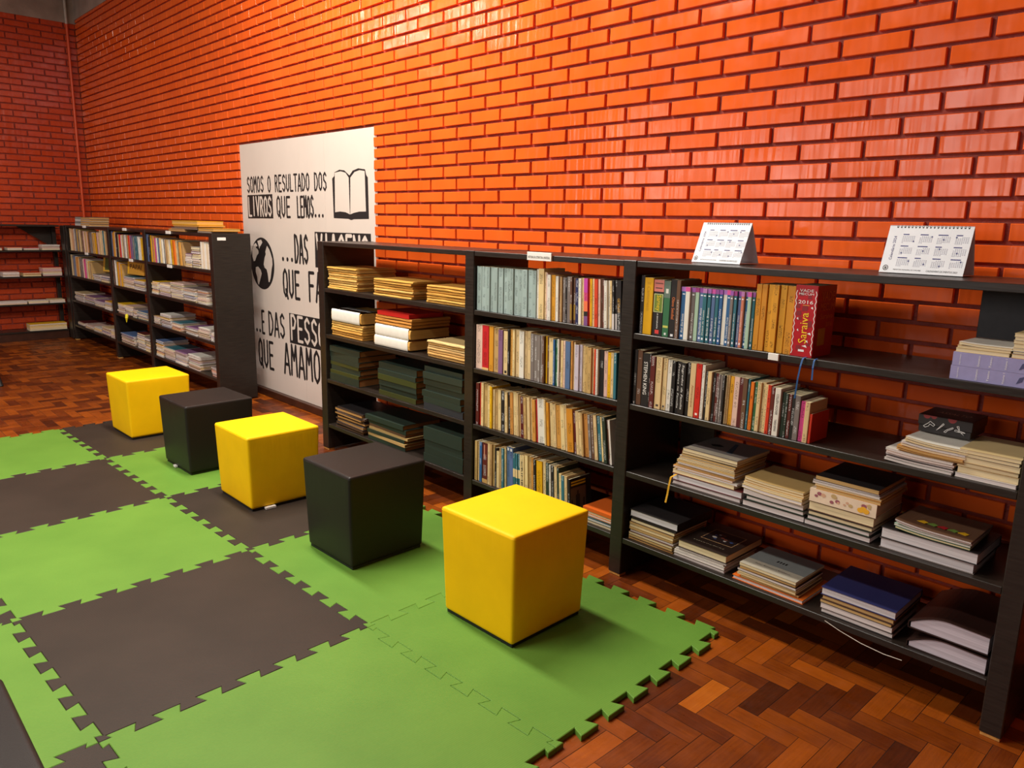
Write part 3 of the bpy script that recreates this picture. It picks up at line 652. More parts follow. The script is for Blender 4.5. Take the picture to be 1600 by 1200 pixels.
for side in (0.04, 0.96):
    m = MB(); zz = [0.03+0.047*k for k in range(20)]
    for k in range(19):
        a = side+(-1 if side > .5 else 1)*0.05*((k % 2)); b = side+(-1 if side > .5 else 1)*0.05*((k+1) % 2)
        q = 0.016
        m.face([m.vert((a-q)*it[1], -.0006, zz[k]*it[2]), m.vert((a+q)*it[1], -.0006, zz[k]*it[2]), m.vert((b+q)*it[1], -.0006, zz[k+1]*it[2]), m.vert((b-q)*it[1], -.0006, zz[k+1]*it[2])])
    m.build('white_scribble', WT, it[0], fix=False)
for (cx, cz, s) in ((.8, .68, .06), (.78, .32, .09), (.62, .14, .12), (.2, .52, .05), (.25, .36, .04), (.7, .21, .06)):
    m = MB(); m.face([m.vert((cx-s)*it[1], -.0006, (cz+.01)*it[2]), m.vert((cx+s)*it[1], -.0006, (cz-.008)*it[2]), m.vert((cx+s*.4)*it[1], -.0006, (cz+.03)*it[2])]); m.build('white_spark', WT, it[0], fix=False)
for k in range(14):
    cx, cz, s = rng.uniform(.12, .88), rng.uniform(.1, .9), rng.uniform(.06, .13); m = MB()
    m.face([m.vert((cx-s)*it[1], -.0003-k*1e-5, (cz-s*.3)*it[2]), m.vert((cx+s)*it[1], -.0003-k*1e-5, (cz-s*.25)*it[2]), m.vert((cx+s*.8)*it[1], -.0003-k*1e-5, (cz+s*.3)*it[2]), m.vert((cx-s*.9)*it[1], -.0003-k*1e-5, (cz+s*.22)*it[2])])
    m.build('dark_red_patch', colm((130, 16, 26)), it[0], fix=False)
o, wd, h = it                                   # its right cover faces the camera
M_SIDE = Matrix.Rotation(PI/2, 4, 'Z') @ M_FRONT
put_text('VADE', 'cover_lettering', OT, o, Matrix.Translation((wd+.0008, .085, h*.85)) @ M_SIDE, width=.105, height=.034)
put_text('MECUM', 'cover_lettering', OT, o, Matrix.Translation((wd+.0008, .085, h*.70)) @ M_SIDE, width=.110, height=.028)
put_text('Saraiva', 'cover_lettering', OT, o, Matrix.Translation((wd+.0008, .085, h*.57)) @ M_SIDE, width=.100, height=.020)
put_text('2016', 'cover_lettering', OT, o, Matrix.Translation((wd+.0008, .110, h*.45)) @ M_SIDE, width=.050, height=.017)
MB().box(wd, wd+.0006, .03, .085, h*.16, h*.40).build('cover_panel', colm((190, 130, 30)), o)
o.data.materials.clear(); o.data.materials.append(colm((176, 22, 34), .3))
RIB = colm((40, 90, 150), .4)
for (dx, dy, L) in ((.062, -.004, .155), (.105, -.004, .075)):
    m = MB(); w0 = .006; pts = [(0, 0), (-.008, -.006), (-.012, -.03), (-.011, -L*.5), (-.010+(.01 if L > .1 else 0), -L)]
    for (a, b) in zip(pts, pts[1:]):
        m.face([m.vert(wd*0+dx+.02*(-a[1]/.16 if L > .1 else 0)*-1, -.020+a[0], a[1]), m.vert(dx+w0+.02*(-a[1]/.16 if L > .1 else 0)*-1, -.020+a[0], a[1]), m.vert(dx+w0+.02*(-b[1]/.16 if L > .1 else 0)*-1, -.020+b[0], b[1]), m.vert(dx+.02*(-b[1]/.16 if L > .1 else 0)*-1, -.020+b[0], b[1])])
    m.face([m.vert(dx, .0, .0012), m.vert(dx+w0, .0, .0012), m.vert(dx+w0, -.020, .0), m.vert(dx, -.020, .0)])
    m.build('ribbon_marker', RIB, o, fix=False)
o['label'] = 'thick red book with yellow word Saraiva and two blue ribbons'
# second shelf titles
spine_text(rC2[2], 'STEPHEN KING', WT, .22, .84, .5, False); spine_text(rC2[9], 'Presença na Família', WT, .10, .96, .45, False, shear=.2); spine_text(rC2[10], 'Segredos da Família', WT, .10, .96, .45, False, shear=.2)
spine_text(rC2[12], 'Almanaque', colm((150, 90, 50)), .18, .60, .5, False); spine_text(rC2[36], 'COLLEEN HOOVER', BT, .45, .88, .42, False); spine_text(rC2[36], 'TARDE DEMAIS', BT, .10, .35, .36, False)
for k, a in ((5, (70, 60, 50)), (6, (60, 60, 70)), (13, (236, 220, 210))): spine_patch(rC2[k], .05, .09, a, .3, .7, 'publisher_mark')
rC2[44][0].data.materials.clear(); rC2[44][0].data.materials.append(colm((206, 50, 22), .5))
rC2[44][0]['label'] = 'short red-orange hardcover ending the second shelf row, right bay'
# the GETULIO spine, the light series, the patterned bands
spine_text(rB1[-1], 'GETULIO', GT, .36, .64, .55, False)
spine_patch(rB1[31], .0, .20, (120, 74, 130)); spine_patch(rB1[31], .20, .30, (30, 26, 26)); spine_patch(rB1[31], .30, .52, (230, 110, 70)); spine_patch(rB1[31], .70, 1.0, (190, 60, 160))
for k in (42, 43): spine_patch(rB1[k], .0, .32, (206, 198, 196))
for k in (27, 26): spine_patch(rB1[k], .08, .42, (150, 116, 40), .1, .9)
spine_patch(rB2[1], .0, .05, (222, 180, 110)); spine_patch(rB2[5], .03, .09, (40, 36, 34), .3, .8)
for k in range(14, 18): spine_patch(rB4[k], .42, .62, (222, 194, 142))
spine_patch(rB4[3], .0, .10, (190, 150, 90)); spine_patch(rB4[3], .62, .96, (206, 140, 110), .35, .5)
for k in (12, 13): spine_patch(rB4[k], .92, .98, (232, 232, 230), .25, .75)
spine_text(rB3[9], 'TUIF', WT, .80, .94, .4, False); spine_text(rB4[18], 'CRIMES', BT, .2, .86, .35, False)
# picture on the last book of the bottom shelf, middle bay
o, wd, h = rB4[-1]
MB().box(wd, wd+.0006, .008, .120, .01, h*.74).build('cover_picture', colm((112, 88, 74)), o)
m = MB()
for (a, b, c, d) in ((.045, .075, .01, .10), (.055, .065, .10, .12), (.012, .020, .01, .08), (.100, .110, .01, .075)): m.box(wd+.0006, wd+.0012, a, b, c, d)
m.build('cover_silhouette', colm((50, 36, 28)), o)
MB().box(wd, wd+.0006, .012, .118, h*.80, h*.845).box(wd, wd+.0006, .012, .118, h*.88, h*.92).build('cover_title', YT, o)
o['label'] = 'black paperback with grey domed-building cover, bottom shelf, middle bay'

# ------------------------------------------------------------------ flat things
def flat(name, x, y, z, wd, d, t, cover, page, spine='back', rz=0.0, hard=False, cm=None, bend=0.0, sep=True):
    """a book or magazine lying flat; x,y = front-left corner, spine on one side; cover object > pages"""
    c = min(0.0022 if hard else 0.0006, t*0.2); ov = 0.0035 if hard else 0.0012
    m = MB(); seg = 6 if bend else 1
    def slab(mm, x0, x1, y0, y1, z0, z1):
        for k in range(seg): mm.box(x0+(x1-x0)*k/seg, x0+(x1-x0)*(k+1)/seg, y0, y1, z0, z1) if seg == 1 else None
        if seg > 1:
            rows = []
            for k in range(seg+1):
                X = x0+(x1-x0)*k/seg
                rows.append([mm.vert(X, y0, z0), mm.vert(X, y1, z0), mm.vert(X, y1, z1), mm.vert(X, y0, z1)])
            for k in range(seg):
                a, b = rows[k], rows[k+1]
                for j in range(4): mm.face([a[j], b[j], b[(j+1) % 4], a[(j+1) % 4]])
            mm.face(rows[0]); mm.face(rows[-1][::-1])
    slab(m, 0, wd, 0, d, 0, c); slab(m, 0, wd, 0, d, t-c, t)
    if spine == 'back': slab(m, 0, wd, d-c, d, c, t-c)
    elif spine == 'front': slab(m, 0, wd, 0, c, c, t-c)
    elif spine == 'left': m.box(0, c, 0, d, c, t-c)
    elif spine == 'right': m.box(wd-c, wd, 0, d, c, t-c)
    p = MB(); e = .0002
    px0, px1, py0, py1 = ov, wd-ov, ov, d-ov
    if spine == 'back': py1 = d-c-e
    elif spine == 'front': py0 = c+e
    elif spine == 'left': px0 = c+e
    elif spine == 'right': px1 = wd-c-e
    slab(p, px0, px1, py0, py1, c+e, t-c-e)
    if bend:
        f = lambda X, Y, Z: (X, Y, Z+bend*(max(0, 1-X/(wd*.55)))**2*max(0.0, 1-Y/(d*1.2)))
        m.xf(f); p.xf(f)
    o = m.build(name, cm or cover_mat(cover, False)); o.location = (x, y, z); o.rotation_euler = (0, 0, rz)
    p.build('pages', page_mat(page, 'Z'), o, fix=True)
    return o
def thin(name, x, y, z, wd, d, t, cover, page, rz=0.0, cm=None):
    """small far-away magazine: one mesh with a cover and a page-edge material"""
    m = MB(); m.box(0, wd, 0, d, 0, t*.14, 0); m.box(0, wd, 0, d, t*.86, t, 0); m.box(.002, wd-.002, .002, d-.002, t*.14, t*.86, 1)
    o = m.build(name, [cm or cover_mat(cover, False), page_mat(page, 'Z')], fix=False); o.location = (x, y, z); o.rotation_euler = (0, 0, rz); return o
def folded(name, x, y, z, wd, d, t, rgb, rng, rz=0.0):
    """a folded newspaper: rounded fold at the front, loose edges behind"""
    m = MB(); prof = []
    n = 6
    rx = min(t*.5, .008)
    for k in range(n+1):
        a = PI/2+PI*k/n; prof.append((rx+rx*math.copysign(abs(math.cos(a))**.7, math.cos(a)), t*.5+t*.5*math.copysign(abs(math.sin(a))**.7, math.sin(a))))
    prof += [(d, 0.0), (d-.004, t*.3), (d, t*.5), (d-.006, t*.75), (d, t)]
    seg = 7; rings = []
    ph = rng.uniform(0, 6); am = t*0.10
    for k in range(seg+1):
        X = wd*k/seg; dz = am*math.sin(ph+k*1.3)
        rings.append([m.vert(X, p[0]+rng.uniform(-.0012, .0012), max(0.0, min(t, p[1]*0.86+t*.07+dz*(p[1]/t)*.6))) for p in prof])
    N = len(prof)
    for k in range(seg):
        for j in range(N): m.face([rings[k][j], rings[k+1][j], rings[k+1][(j+1) % N], rings[k][(j+1) % N]])
    m.face(rings[0]); m.face(rings[-1][::-1])
    o = m.build(name, page_mat(rgb, 'Z', 260)); o.location = (x, y, z); o.rotation_euler = (0, 0, rz); return o
POSN = {1: ['lone'], 2: ['left', 'right'], 3: ['left', 'middle', 'right'], 4: ['first', 'second', 'third', 'fourth'], 5: ['first', 'second', 'third', 'fourth', 'fifth'],
        6: ['first', 'second', 'third', 'fourth', 'fifth', 'sixth']}
def level(i, n): return 'topmost' if i == n-1 else ('lowest' if i == 0 else ordw(i+1)+' from bottom')
# newspapers in the left bay
NEWS = [(214, 160, 76), (222, 172, 88), (206, 150, 70), (216, 170, 96)]
def news_stack(sh, pos, x0, wd, h, n, y=-0.445, d=.30, pal=NEWS):
    rng = random.Random(x0*100+sh); z = ZS[sh]+.0006; t = h/n
    for i in range(n):
        tt = t*rng.uniform(.85, 1.15)
        o = folded('newspaper', x0+rng.uniform(-.006, .006), y+rng.uniform(-.006, .006), z, wd+rng.uniform(-.006, .004), d+rng.uniform(-.01, .01), tt, rng.choice(pal), rng, rng.uniform(-.012, .012))
        tag(o, 'yellowed newspaper, %s in %s stack, %s, left bay, near bookcase' % (level(i, n), pos, SHN[sh]), 'newspaper', 'newspaper stacks in the left bay'); z += tt*1.005+.0004
    return z
news_stack(1, 'left', -0.168, .365, .152, 10); news_stack(1, 'middle', .395, .41, .112, 7); news_stack(1, 'right', .945, .358, .105, 7)
def wrapped(x, y, z, wd, d, t, label, rgb=(222, 218, 214)):
    root = folded('paper_bundle', x, y, z, wd, d, t, (214, 162, 84), random.Random(x)); tag(root, label, 'paper bundle', 'newspaper stacks in the left bay')
    m = MB(); n = 8; seg = 8; rings = []
    for k in range(seg+1):
        X = wd*(.02+.93*k/seg); w = .0012*math.sin(k*2.1)
        rings.append([m.vert(X, .008+(.0106+w)*-abs(math.cos(PI/2+PI*j/n))**.6, t*.5+(t*.5+.0024+w*.3)*math.copysign(abs(math.sin(PI/2+PI*j/n))**.6, math.sin(PI/2+PI*j/n))) for j in range(n+1)]+[m.vert(X, d*.45, t+.0024)])
    for k in range(seg):
        a, b = rings[k], rings[k+1]
        for j in range(n): m.face([a[j], b[j], b[j+1], a[j+1]])
        m.face([a[0], b[0], b[-1], a[-1]])
    m.build('white_wrapper', WHITEP, root, fix=False, smooth=True)
z = news_stack(2, 'left', -0.140, .385, .095, 6)
wrapped(-0.135, -.447, z+.0042, .375, .29, .078, 'yellowed paper bundle in white wrapper topping left stack on second shelf, left bay')
zz = ZS[2]+.005
wrapped(.395, -.450, zz, .385, .30, .062, 'lower of two white-wrapped paper bundles in middle stack, second shelf, left bay'); wrapped(.400, -.447, zz+.0672, .385, .30, .066, 'upper of two white-wrapped paper bundles in middle stack, second shelf, left bay')
z = zz+.1372; rng = random.Random(4)
for i in range(3):
    o = folded('newspaper', .402+.004*i, -.444, z, .385, .30, .019, (206, 140, 66), rng)
    tag(o, 'brown newspaper, %s of three above the white-wrapped bundles, left bay' % level(i, 3), 'newspaper', 'newspaper stacks in the left bay'); z += .0197
o = flat('red_folder', .430, -.445, z+.0004, .340, .26, .026, 'rd', (190, 40, 40), 'front'); tag(o, 'bright red folder on top of the middle stack, second shelf, left bay', 'folder')
news_stack(2, 'right', .958, .345, .098, 7, pal=[(214, 170, 110), (206, 158, 92), (224, 190, 130), (214, 120, 80)])
# green ledgers
def ledgers(sh, pos, x0, wd, hs, cols, y=-0.448, d=.30, jit=.016):
    rng = random.Random(x0+sh); z = ZS[sh]+.0006; n = len(hs)
    for i, t in enumerate(hs):
        code = cols[i % len(cols)]
        o = flat('ledger', x0+rng.uniform(-jit, jit), y+rng.uniform(-.012, .014), z, wd+rng.uniform(-.02, .0), d, t, code, (150, 100, 54), 'front', rng.uniform(-.02, .02), True)
        tag(o, '%s bound volume, %s in %s stack, %s, left bay, near bookcase' % (PAL[code][0], level(i, n), pos, SHN[sh]), 'ledger', 'bound volumes in the left bay'); z += t+.0006
    return z
PAL['ol'] = ('olive green', (58, 62, 26)); PAL['lg'] = ('dark green', (36, 48, 39)); PAL['sl'] = ('slate grey', (44, 46, 52))
ledgers(3, 'left', -0.165, .375, [.050, .024, .034, .022, .030, .038, .040], ['lg', 'ol', 'lg', 'ol', 'lg', 'lg', 'lg'])
ledgers(3, 'middle', .425, .420, [.030, .034, .036, .036, .030, .042], ['ol', 'lg', 'lg'])
ledgers(3, 'right', .925, .370, [.040, .034, .036, .034, .040, .038, .030], ['sl', 'lg', 'lg', 'lg', 'lg', 'lg', 'lg'])
ledgers(4, 'middle', .300, .430, [.026, .020, .022, .016, .018, .030, .030], ['lg', 'be', 'lg', 'be', 'br', 'lg', 'lg'])
ledgers(4, 'right', .925, .370, [.048, .040, .045, .080], ['lg'])
rng = random.Random(9); z = ZS[4]+.0006
for i in range(11):
    t = rng.uniform(.009, .018); code = ['bk', 'br', 'bk', 'gy', 'bk'][i % 5]
    o = flat('folder', -.100+rng.uniform(-.02, .02), -.445+rng.uniform(-.01, .01), z, .345, .29, t, code, (190, 140, 80) if i % 2 else (96, 70, 52), 'back', rng.uniform(-.04, .03))
    tag(o, '%s worn folder, %s in left stack, bottom shelf, left bay' % (PAL[code][0], level(i, 11)), 'folder', 'worn folders on the bottom shelf'); z += t+.0006
# stacks in the right bay: layers bottom to top = (kind, dx, width, depth, thickness, cover, page, spine)
def stack(sh, nm, x0, layers, y=-.445, lift=0.0, base=None, where='right bay of near bookcase'):
    rng = random.Random(nm); z = (ZS[sh] if base is None else base)+lift+.0006; n = len(layers); tops = []
    for i, L in enumerate(layers):
        kind, dx, wd, d, t, code, page, sp = L[:8]; hard = kind == 'hardback_book'
        bend = L[8] if len(L) > 8 else 0.0
        o = flat(kind, x0+dx, y+rng.uniform(0, .008), z, wd, d, t, code, page, sp, rng.uniform(-.015, .015), hard, bend=bend)
        nmk = {'hardback_book': 'hardback', 'paperback_book': 'paperback', 'magazine': 'magazine', 'folder': 'folder'}[kind]
        tag(o, '%s %s, %s in %s' % (PAL[code][0], nmk, level(i, n), nm),
            'book' if 'book' in kind else nmk, 'flat stacks in the right bay'); z += t+(.0016 if bend else .0008)
        tops.append((o, wd, d, t))
    return z, tops
H, Mg, Pb = 'hardback_book', 'magazine', 'paperback_book'
PGY = (216, 212, 214)
z, t31 = stack(3, 'first stack, third shelf, right bay, near bookcase', 2.705, [(H, .0, .33, .25, .018, 'gy', PG_WH, 'back'), (H, .0, .335, .26, .030, 'mr', PGY, 'back'), (Mg, -.002, .30, .24, .016, 'cr', PG_CR, 'back'),
    (Mg, .02, .29, .25, .009, 'wh', PG_WH, 'back'), (Mg, .0, .29, .24, .008, 'tn', PG_WH, 'back'), (Mg, .012, .285, .24, .010, 'be', PG_OLD, 'back'), (Mg, .022, .275, .25, .009, 'gy', PG_WH, 'back'), (Mg, .018, .28, .25, .009, 'cr', PG_OLD, 'back'),
    (Mg, .025, .27, .25, .010, 'br', PG_CR, 'back'), (Mg, .030, .265, .25, .009, 'wh', PG_OLD, 'back'), (Mg, .038, .262, .25, .010, 'bk', PG_OLD, 'back'), (Mg, .040, .262, .25, .009, 'be', PG_CR, 'back'), (Pb, .042, .262, .26, .014, 'gy', PG_CR, 'back')])
o, wd, d, t = t31[-1]
MB().box(wd*.02, wd*.98, .01, .05, t, t+.0004).build('cover_band', colm((196, 186, 166)), o)
m = MB(); m.prism([(wd*.62, d*.3), (wd*.72, d*.3), (wd*.52, d*.85), (wd*.46, d*.85)], t, t+.0005); m.build('cover_stripe', colm((52, 72, 88)), o)
m = MB(); m.prism([(wd*.18, d*.55), (wd*.3, d*.62), (wd*.42, d*.57), (wd*.36, d*.5), (wd*.26, d*.47)], t, t+.0005); m.build('cover_drawing', INK, o)
m = MB()
w0 = .009; pts = [(-.001, .028), (-.034, .02), (-.036, -.02), (-.034, -.06), (-.036, -.10)]
for k, (a, b) in enumerate(zip(pts, pts[1:])):
    q = -.012*k
    m.face([m.vert(.018+q*.5, a[0], a[1]), m.vert(.018+w0+q*.5, a[0], a[1]), m.vert(.018+w0+(q-.012)*.5, b[0], b[1]), m.vert(.018+(q-.012)*.5, b[0], b[1])])
m.build('ribbon_marker', colm((214, 160, 40)), t31[1][0], fix=False)
stack(3, 'second stack, third shelf, right bay, near bookcase', 3.045, [(H, .0, .262, .25, .026, 'bk', PG_WH, 'back'), (H, .012, .245, .24, .018, 'dg', PG_WH, 'back'), (Mg, .0, .252, .24, .022, 'gy', PG_WH, 'back', .004), (Mg, -.006, .255, .24, .012, 'cr', PG_WH, 'back', .006), (Mg, -.002, .25, .24, .010, 'cr', PG_CR, 'back', .006), (Mg, .0, .25, .24, .010, 'tn', PG_CR, 'back', .006), (Mg, .003, .245, .24, .010, 'be', PG_CR, 'back', .006)])
z, t33 = stack(3, 'third stack, third shelf, right bay, near bookcase', 3.315, [(H, -.01, .25, .24, .022, 'bk', PG_WH, 'back'), (H, .0, .235, .24, .018, 'dg', PG_WH, 'back'), (H, .002, .24, .24, .018, 'bk', PG_CR, 'back'), (H, .0, .245, .25, .036, 'br', PG_CR, 'back')])
o = flat('hardback_book', 3.318, -.442, z, .245, .25, .050, 'cr', (222, 200, 170), 'front', .0, True, cm=colm((226, 204, 178)))
tag(o, 'thick book with painted shells and yellow flower spine, third stack, third shelf, right bay', 'book')
m = MB(); rng = random.Random(2)
for k in range(16):
    cx, cz, r = rng.uniform(.02, .22), rng.uniform(.012, .04), rng.uniform(.005, .011)
    m.face([m.vert(cx+r*math.cos(q*PI/4), -.0006-k*2e-5, cz+.8*r*math.sin(q*PI/4)) for q in range(8)], k % 3)
for q in range(3): m.face([m.vert(.19+.010*q+.012*math.cos(j*PI/4), -.0012-q*2e-5, .016+.006*(q % 2)+.010*math.sin(j*PI/4)) for j in range(8)], 3)
m.build('spine_painting', [colm((206, 160, 130)), colm((150, 84, 96)), colm((190, 160, 110)), colm((230, 170, 40))], o, fix=False)
z += .0505
for i, (dx, wd, t, code, pg) in enumerate(((.02, .235, .012, 'tn', PG_OLD), (.015, .24, .008, 'gd', PG_CR), (.005, .245, .007, 'wh', PG_WH), (.006, .24, .007, 'gy', PG_WH), (.015, .23, .016, 'bk', PG_OLD))):
    o = flat('magazine', 3.318+dx, -.440, z, wd, .25, t, code, pg, 'back', .02*(i % 2)); z += t+.0007
    tag(o, '%s magazine, %s above the flower-painted book, third shelf, right bay' % (PAL[code][0], level(i, 5)), 'magazine', 'flat stacks in the right bay')
z, t34 = stack(3, 'fourth stack, third shelf, right bay, near bookcase', 3.585, [(H, .0, .30, .25, .036, 'gy', PGY, 'back'), (H, .0, .308, .25, .040, 'bk', PGY, 'back'), (Mg, .045, .235, .22, .007, 'gn', PG_CR, 'back', .008), (Mg, .040, .24, .22, .007, 'pg', PG_WH, 'back', .008), (Mg, .048, .235, .22, .006, 'wh', PG_WH, 'back', .010), (Mg, .042, .24, .23, .007, 'br', PG_WH, 'back', .010)])
o, wd, d, t = t34[-1]
m = MB()
for k, r in enumerate((0, 1, 2, 1, 0)):
    cx = .07+.032*k; m.prism([(cx-.016, .052), (cx+.012, .042), (cx+.018, .062), (cx, .072)], t+.0045-.0009*k*.9, t+.0052-.0009*k*.9, r)
m.build('cover_picture', [colm((222, 170, 30)), colm((110, 140, 60)), colm((170, 30, 36))], o)
# bottom shelf
stack(4, 'first stack, bottom shelf, right bay, near bookcase', 2.490, [(Mg, -.004, .245, .25, .012, 'tn', PG_OLD, 'back'), (Mg, .0, .24, .25, .012, 'bk', PG_OLD, 'back'), (Mg, .0, .24, .25, .010, 'br', PG_CR, 'back'), (Mg, .002, .24, .25, .012, 'gy', PG_WH, 'back'), (Mg, .0, .24, .25, .012, 'be', PG_OLD, 'back'), (Mg, .002, .24, .25, .010, 'cr', PG_CR, 'back'), (Mg, .0, .245, .26, .012, 'br', PG_OLD, 'back'), (Mg, .006, .24, .26, .014, 'bk', PG_CR, 'back'), (Mg, .008, .245, .27, .010, 'bk', (60, 54, 50), 'back'), (H, .0, .26, .28, .034, 'bk', PGY, 'right')])
z, t42 = stack(4, 'second stack, bottom shelf, right bay, near bookcase', 2.735, [(H, .0, .255, .25, .016, 'gy', PG_WH, 'back'), (Mg, .005, .25, .25, .014, 'wh', PG_WH, 'back'), (Mg, .010, .24, .25, .008, 'wh', PG_WH, 'back'), (Mg, .028, .235, .25, .006, 'gy', PG_WH, 'back'), (H, .020, .24, .30, .034, 'br', PG_CR, 'back')])
o, wd, d, t = t42[-1]; o.data.materials.clear(); o.data.materials.append(colm((46, 34, 28), .45))
o['label'] = 'brown hardback with framed cover picture topping second stack, bottom shelf, right bay'
MB().box(wd*.22, wd*.86, .095, .225, t, t+.0004).build('cover_frame', colm((180, 140, 96)), o); MB().box(wd*.235, wd*.845, .099, .221, t+.0004, t+.0008).build('cover_picture', colm((34, 26, 26)), o)
m = MB(); rng = random.Random(8)
for k in range(10):
    cx, cy = wd*rng.uniform(.35, .75), rng.uniform(.125, .19); r = rng.uniform(.006, .012); m.prism([(cx+r*math.cos(q*PI/3), cy+r*.7*math.sin(q*PI/3)) for q in range(6)], t+.0008, t+.0011+k*1e-5, k % 3)
m.build('painted_figure', [colm((120, 60, 44)), colm((200, 190, 180)), colm((60, 80, 130))], o)
put_text('E X P A N S I O N I S M O', 'cover_lettering', colm((206, 190, 160)), o, Matrix.Translation((wd*.5, .055, t+.0006)), width=wd*.62, height=.008)
z, t43 = stack(4, 'third stack, bottom shelf, right bay, near bookcase', 3.030, [(H, .0, .305, .24, .017, 'or', PG_WH, 'back'), (Mg, .035, .25, .22, .010, 'br', PG_OLD, 'back'), (Mg, .020, .255, .22, .008, 'be', PG_CR, 'back'), (Mg, .025, .25, .22, .008, 'cr', PG_CR, 'back'), (Mg, .020, .255, .23, .010, 'bk', PG_WH, 'back'), (Pb, .030, .24, .23, .012, 'tn', PG_OLD, 'back'), (Pb, .028, .245, .24, .012, 'gy', PG_CR, 'back')])
o, wd, d, t = t43[-1]; o.data.materials.clear(); o.data.materials.append(colm((120, 124, 122), .45))
MB().box(wd*.0, wd, .0, .07, t, t+.0003).build('cover_band', colm((176, 168, 150)), o)
put_text('Poetas Romanticos Brasileiros', 'cover_lettering', colm((70, 66, 60)), o, Matrix.Translation((wd*.5, .045, t+.0006)), width=wd*.62, height=.010)
m = MB()
for k in range(4): m.box(wd*.42+.012*k, wd*.42+.012*k+.006, .112, .130, t+.0003, t+.0006)
m.build('cover_emblem', INK, o)
o['label'] = 'grey paperback with pale lettered band topping third stack, bottom shelf, right bay'
stack(4, 'fourth stack, bottom shelf, right bay, near bookcase', 3.405, [(H, .0, .265, .25, .020, 'bk', PG_WH, 'back'), (Mg, .0, .26, .25, .020, 'gy', PG_WH, 'back'), (Mg, -.004, .26, .25, .012, 'bk', PG_OLD, 'back'), (H, .0, .262, .26, .018, 'br', PG_OLD, 'back'), (H, -.004, .27, .27, .030, 'nv', PGY, 'back')])
def binder(x, y, z, wd, d, t, label):
    root = empty('paper_binder', (x, y, z)); tag(root, label, 'binder', 'thick binders on the bottom shelf')
    n = 14; prof = lambda u: t*(0.30+0.70*min(1, (math.sin(min(1, u*1.9)*PI/2))))*(1.0-.12*u)
    m = MB(); rings = []
    for k in range(n+1):
        u = k/n; rings.append([m.vert(wd*u, .004, .0035), m.vert(wd*u, d, .0035), m.vert(wd*u, d, prof(u)), m.vert(wd*u, .004, prof(u))])
    for k in range(n):
        a, b = rings[k], rings[k+1]
        for j in range(4): m.face([a[j], b[j], b[(j+1) % 4], a[(j+1) % 4]])
    m.face(rings[0]); m.face(rings[-1][::-1]); m.build('pages', page_mat((206, 198, 208), 'Z', 300), root)
    m = MB(); rings = []
    for k in range(n+1):
        u = k/n; X = -.006+(wd+.008)*u; rings.append([m.vert(X, 0, prof(u)+.0004), m.vert(X, d+.01, prof(u)+.0004), m.vert(X, d+.01, prof(u)+.0034), m.vert(X, 0, prof(u)+.0034)])
    for k in range(n):
        a, b = rings[k], rings[k+1]
        for j in range(4): m.face([a[j], b[j], b[(j+1) % 4], a[(j+1) % 4]])
    m.face(rings[0]); m.face(rings[-1][::-1]); m.box(-.006, wd+.002, 0, d+.01, 0, .003); m.box(-.008, -.005, 0, d+.01, 0, prof(0)+.003)
    m.build('cover', colm((40, 24, 20), .35), root)
binder(3.725, -.447, ZS[4]+.0008, .236, .33, .066, 'thick brown-covered paper binder, lower of two, bottom shelf, right end')
binder(3.722, -.445, ZS[4]+.0712, .238, .33, .070, 'thick brown-covered paper binder, upper of two, bottom shelf, right end')
# top shelf of the right bay
z = ZS[1]+.0006; LIL = (150, 146, 190)
for i in range(2):
    o = flat('paperback_book', 3.735+.002*i, -.447, z, .232, .20, .043, 'li', PG_CR, 'front', .0, False, cm=colm(LIL, .4)); z += .0436
    tag(o, '%s of two thick lilac-spined paperbacks lying on top shelf, right bay' % ('lower', 'upper')[i], 'book', 'lilac paperbacks')
    for (cx, tx, wd_) in ((.022, 'Lingua e Literatura', .030), (.075, 'Gramatica', .024), (.108, 'Texto', .026), (.150, 'Volume 1', .024)):
        put_text(tx, 'spine_lettering', WT, o, Matrix.Translation((cx, -.0008, .0215)) @ M_UP, width=.034, height=.006 if cx > .03 else .005)
    m = MB(); m.prism([(.185, .010), (.20, .018), (.206, .036), (.192, .030)], 0, .0006); m.xf(lambda a, b, c: (a, -c, b)); m.build('spine_figure', colm((70, 70, 110)), o)
for i, (t, code) in enumerate(((.012, 'cr'), (.008, 'cr'), (.008, 'wh'))):
    o = flat('magazine', 3.740+.003*i, -.440, z, .150, .20, t, code, PG_CR, 'back', 0, bend=.0 if i < 2 else .004)
    tag(o, '%s thin magazine, %s on the left of the lilac paperbacks, right bay' % (PAL[code][0], level(i, 3)), 'magazine', 'thin magazines on lilac paperbacks'); z += t+.0006
z = ZS[1]+.0006+.0872
for i, (t, code) in enumerate(((.013, 'gd'), (.008, 'sb'), (.010, 'wh'), (.012, 'cr'), (.010, 'cr'), (.010, 'wh'), (.010, 'cr'))):
    o = flat('magazine', 3.895+.002*(i % 2), -.440, z, .075, .20, t, code, PG_CR, 'back', 0)
    tag(o, '%s booklet, %s in small pile on lilac paperbacks, far right' % (PAL[code][0], level(i, 7)), 'magazine', 'small pile on lilac paperbacks'); z += t+.0006
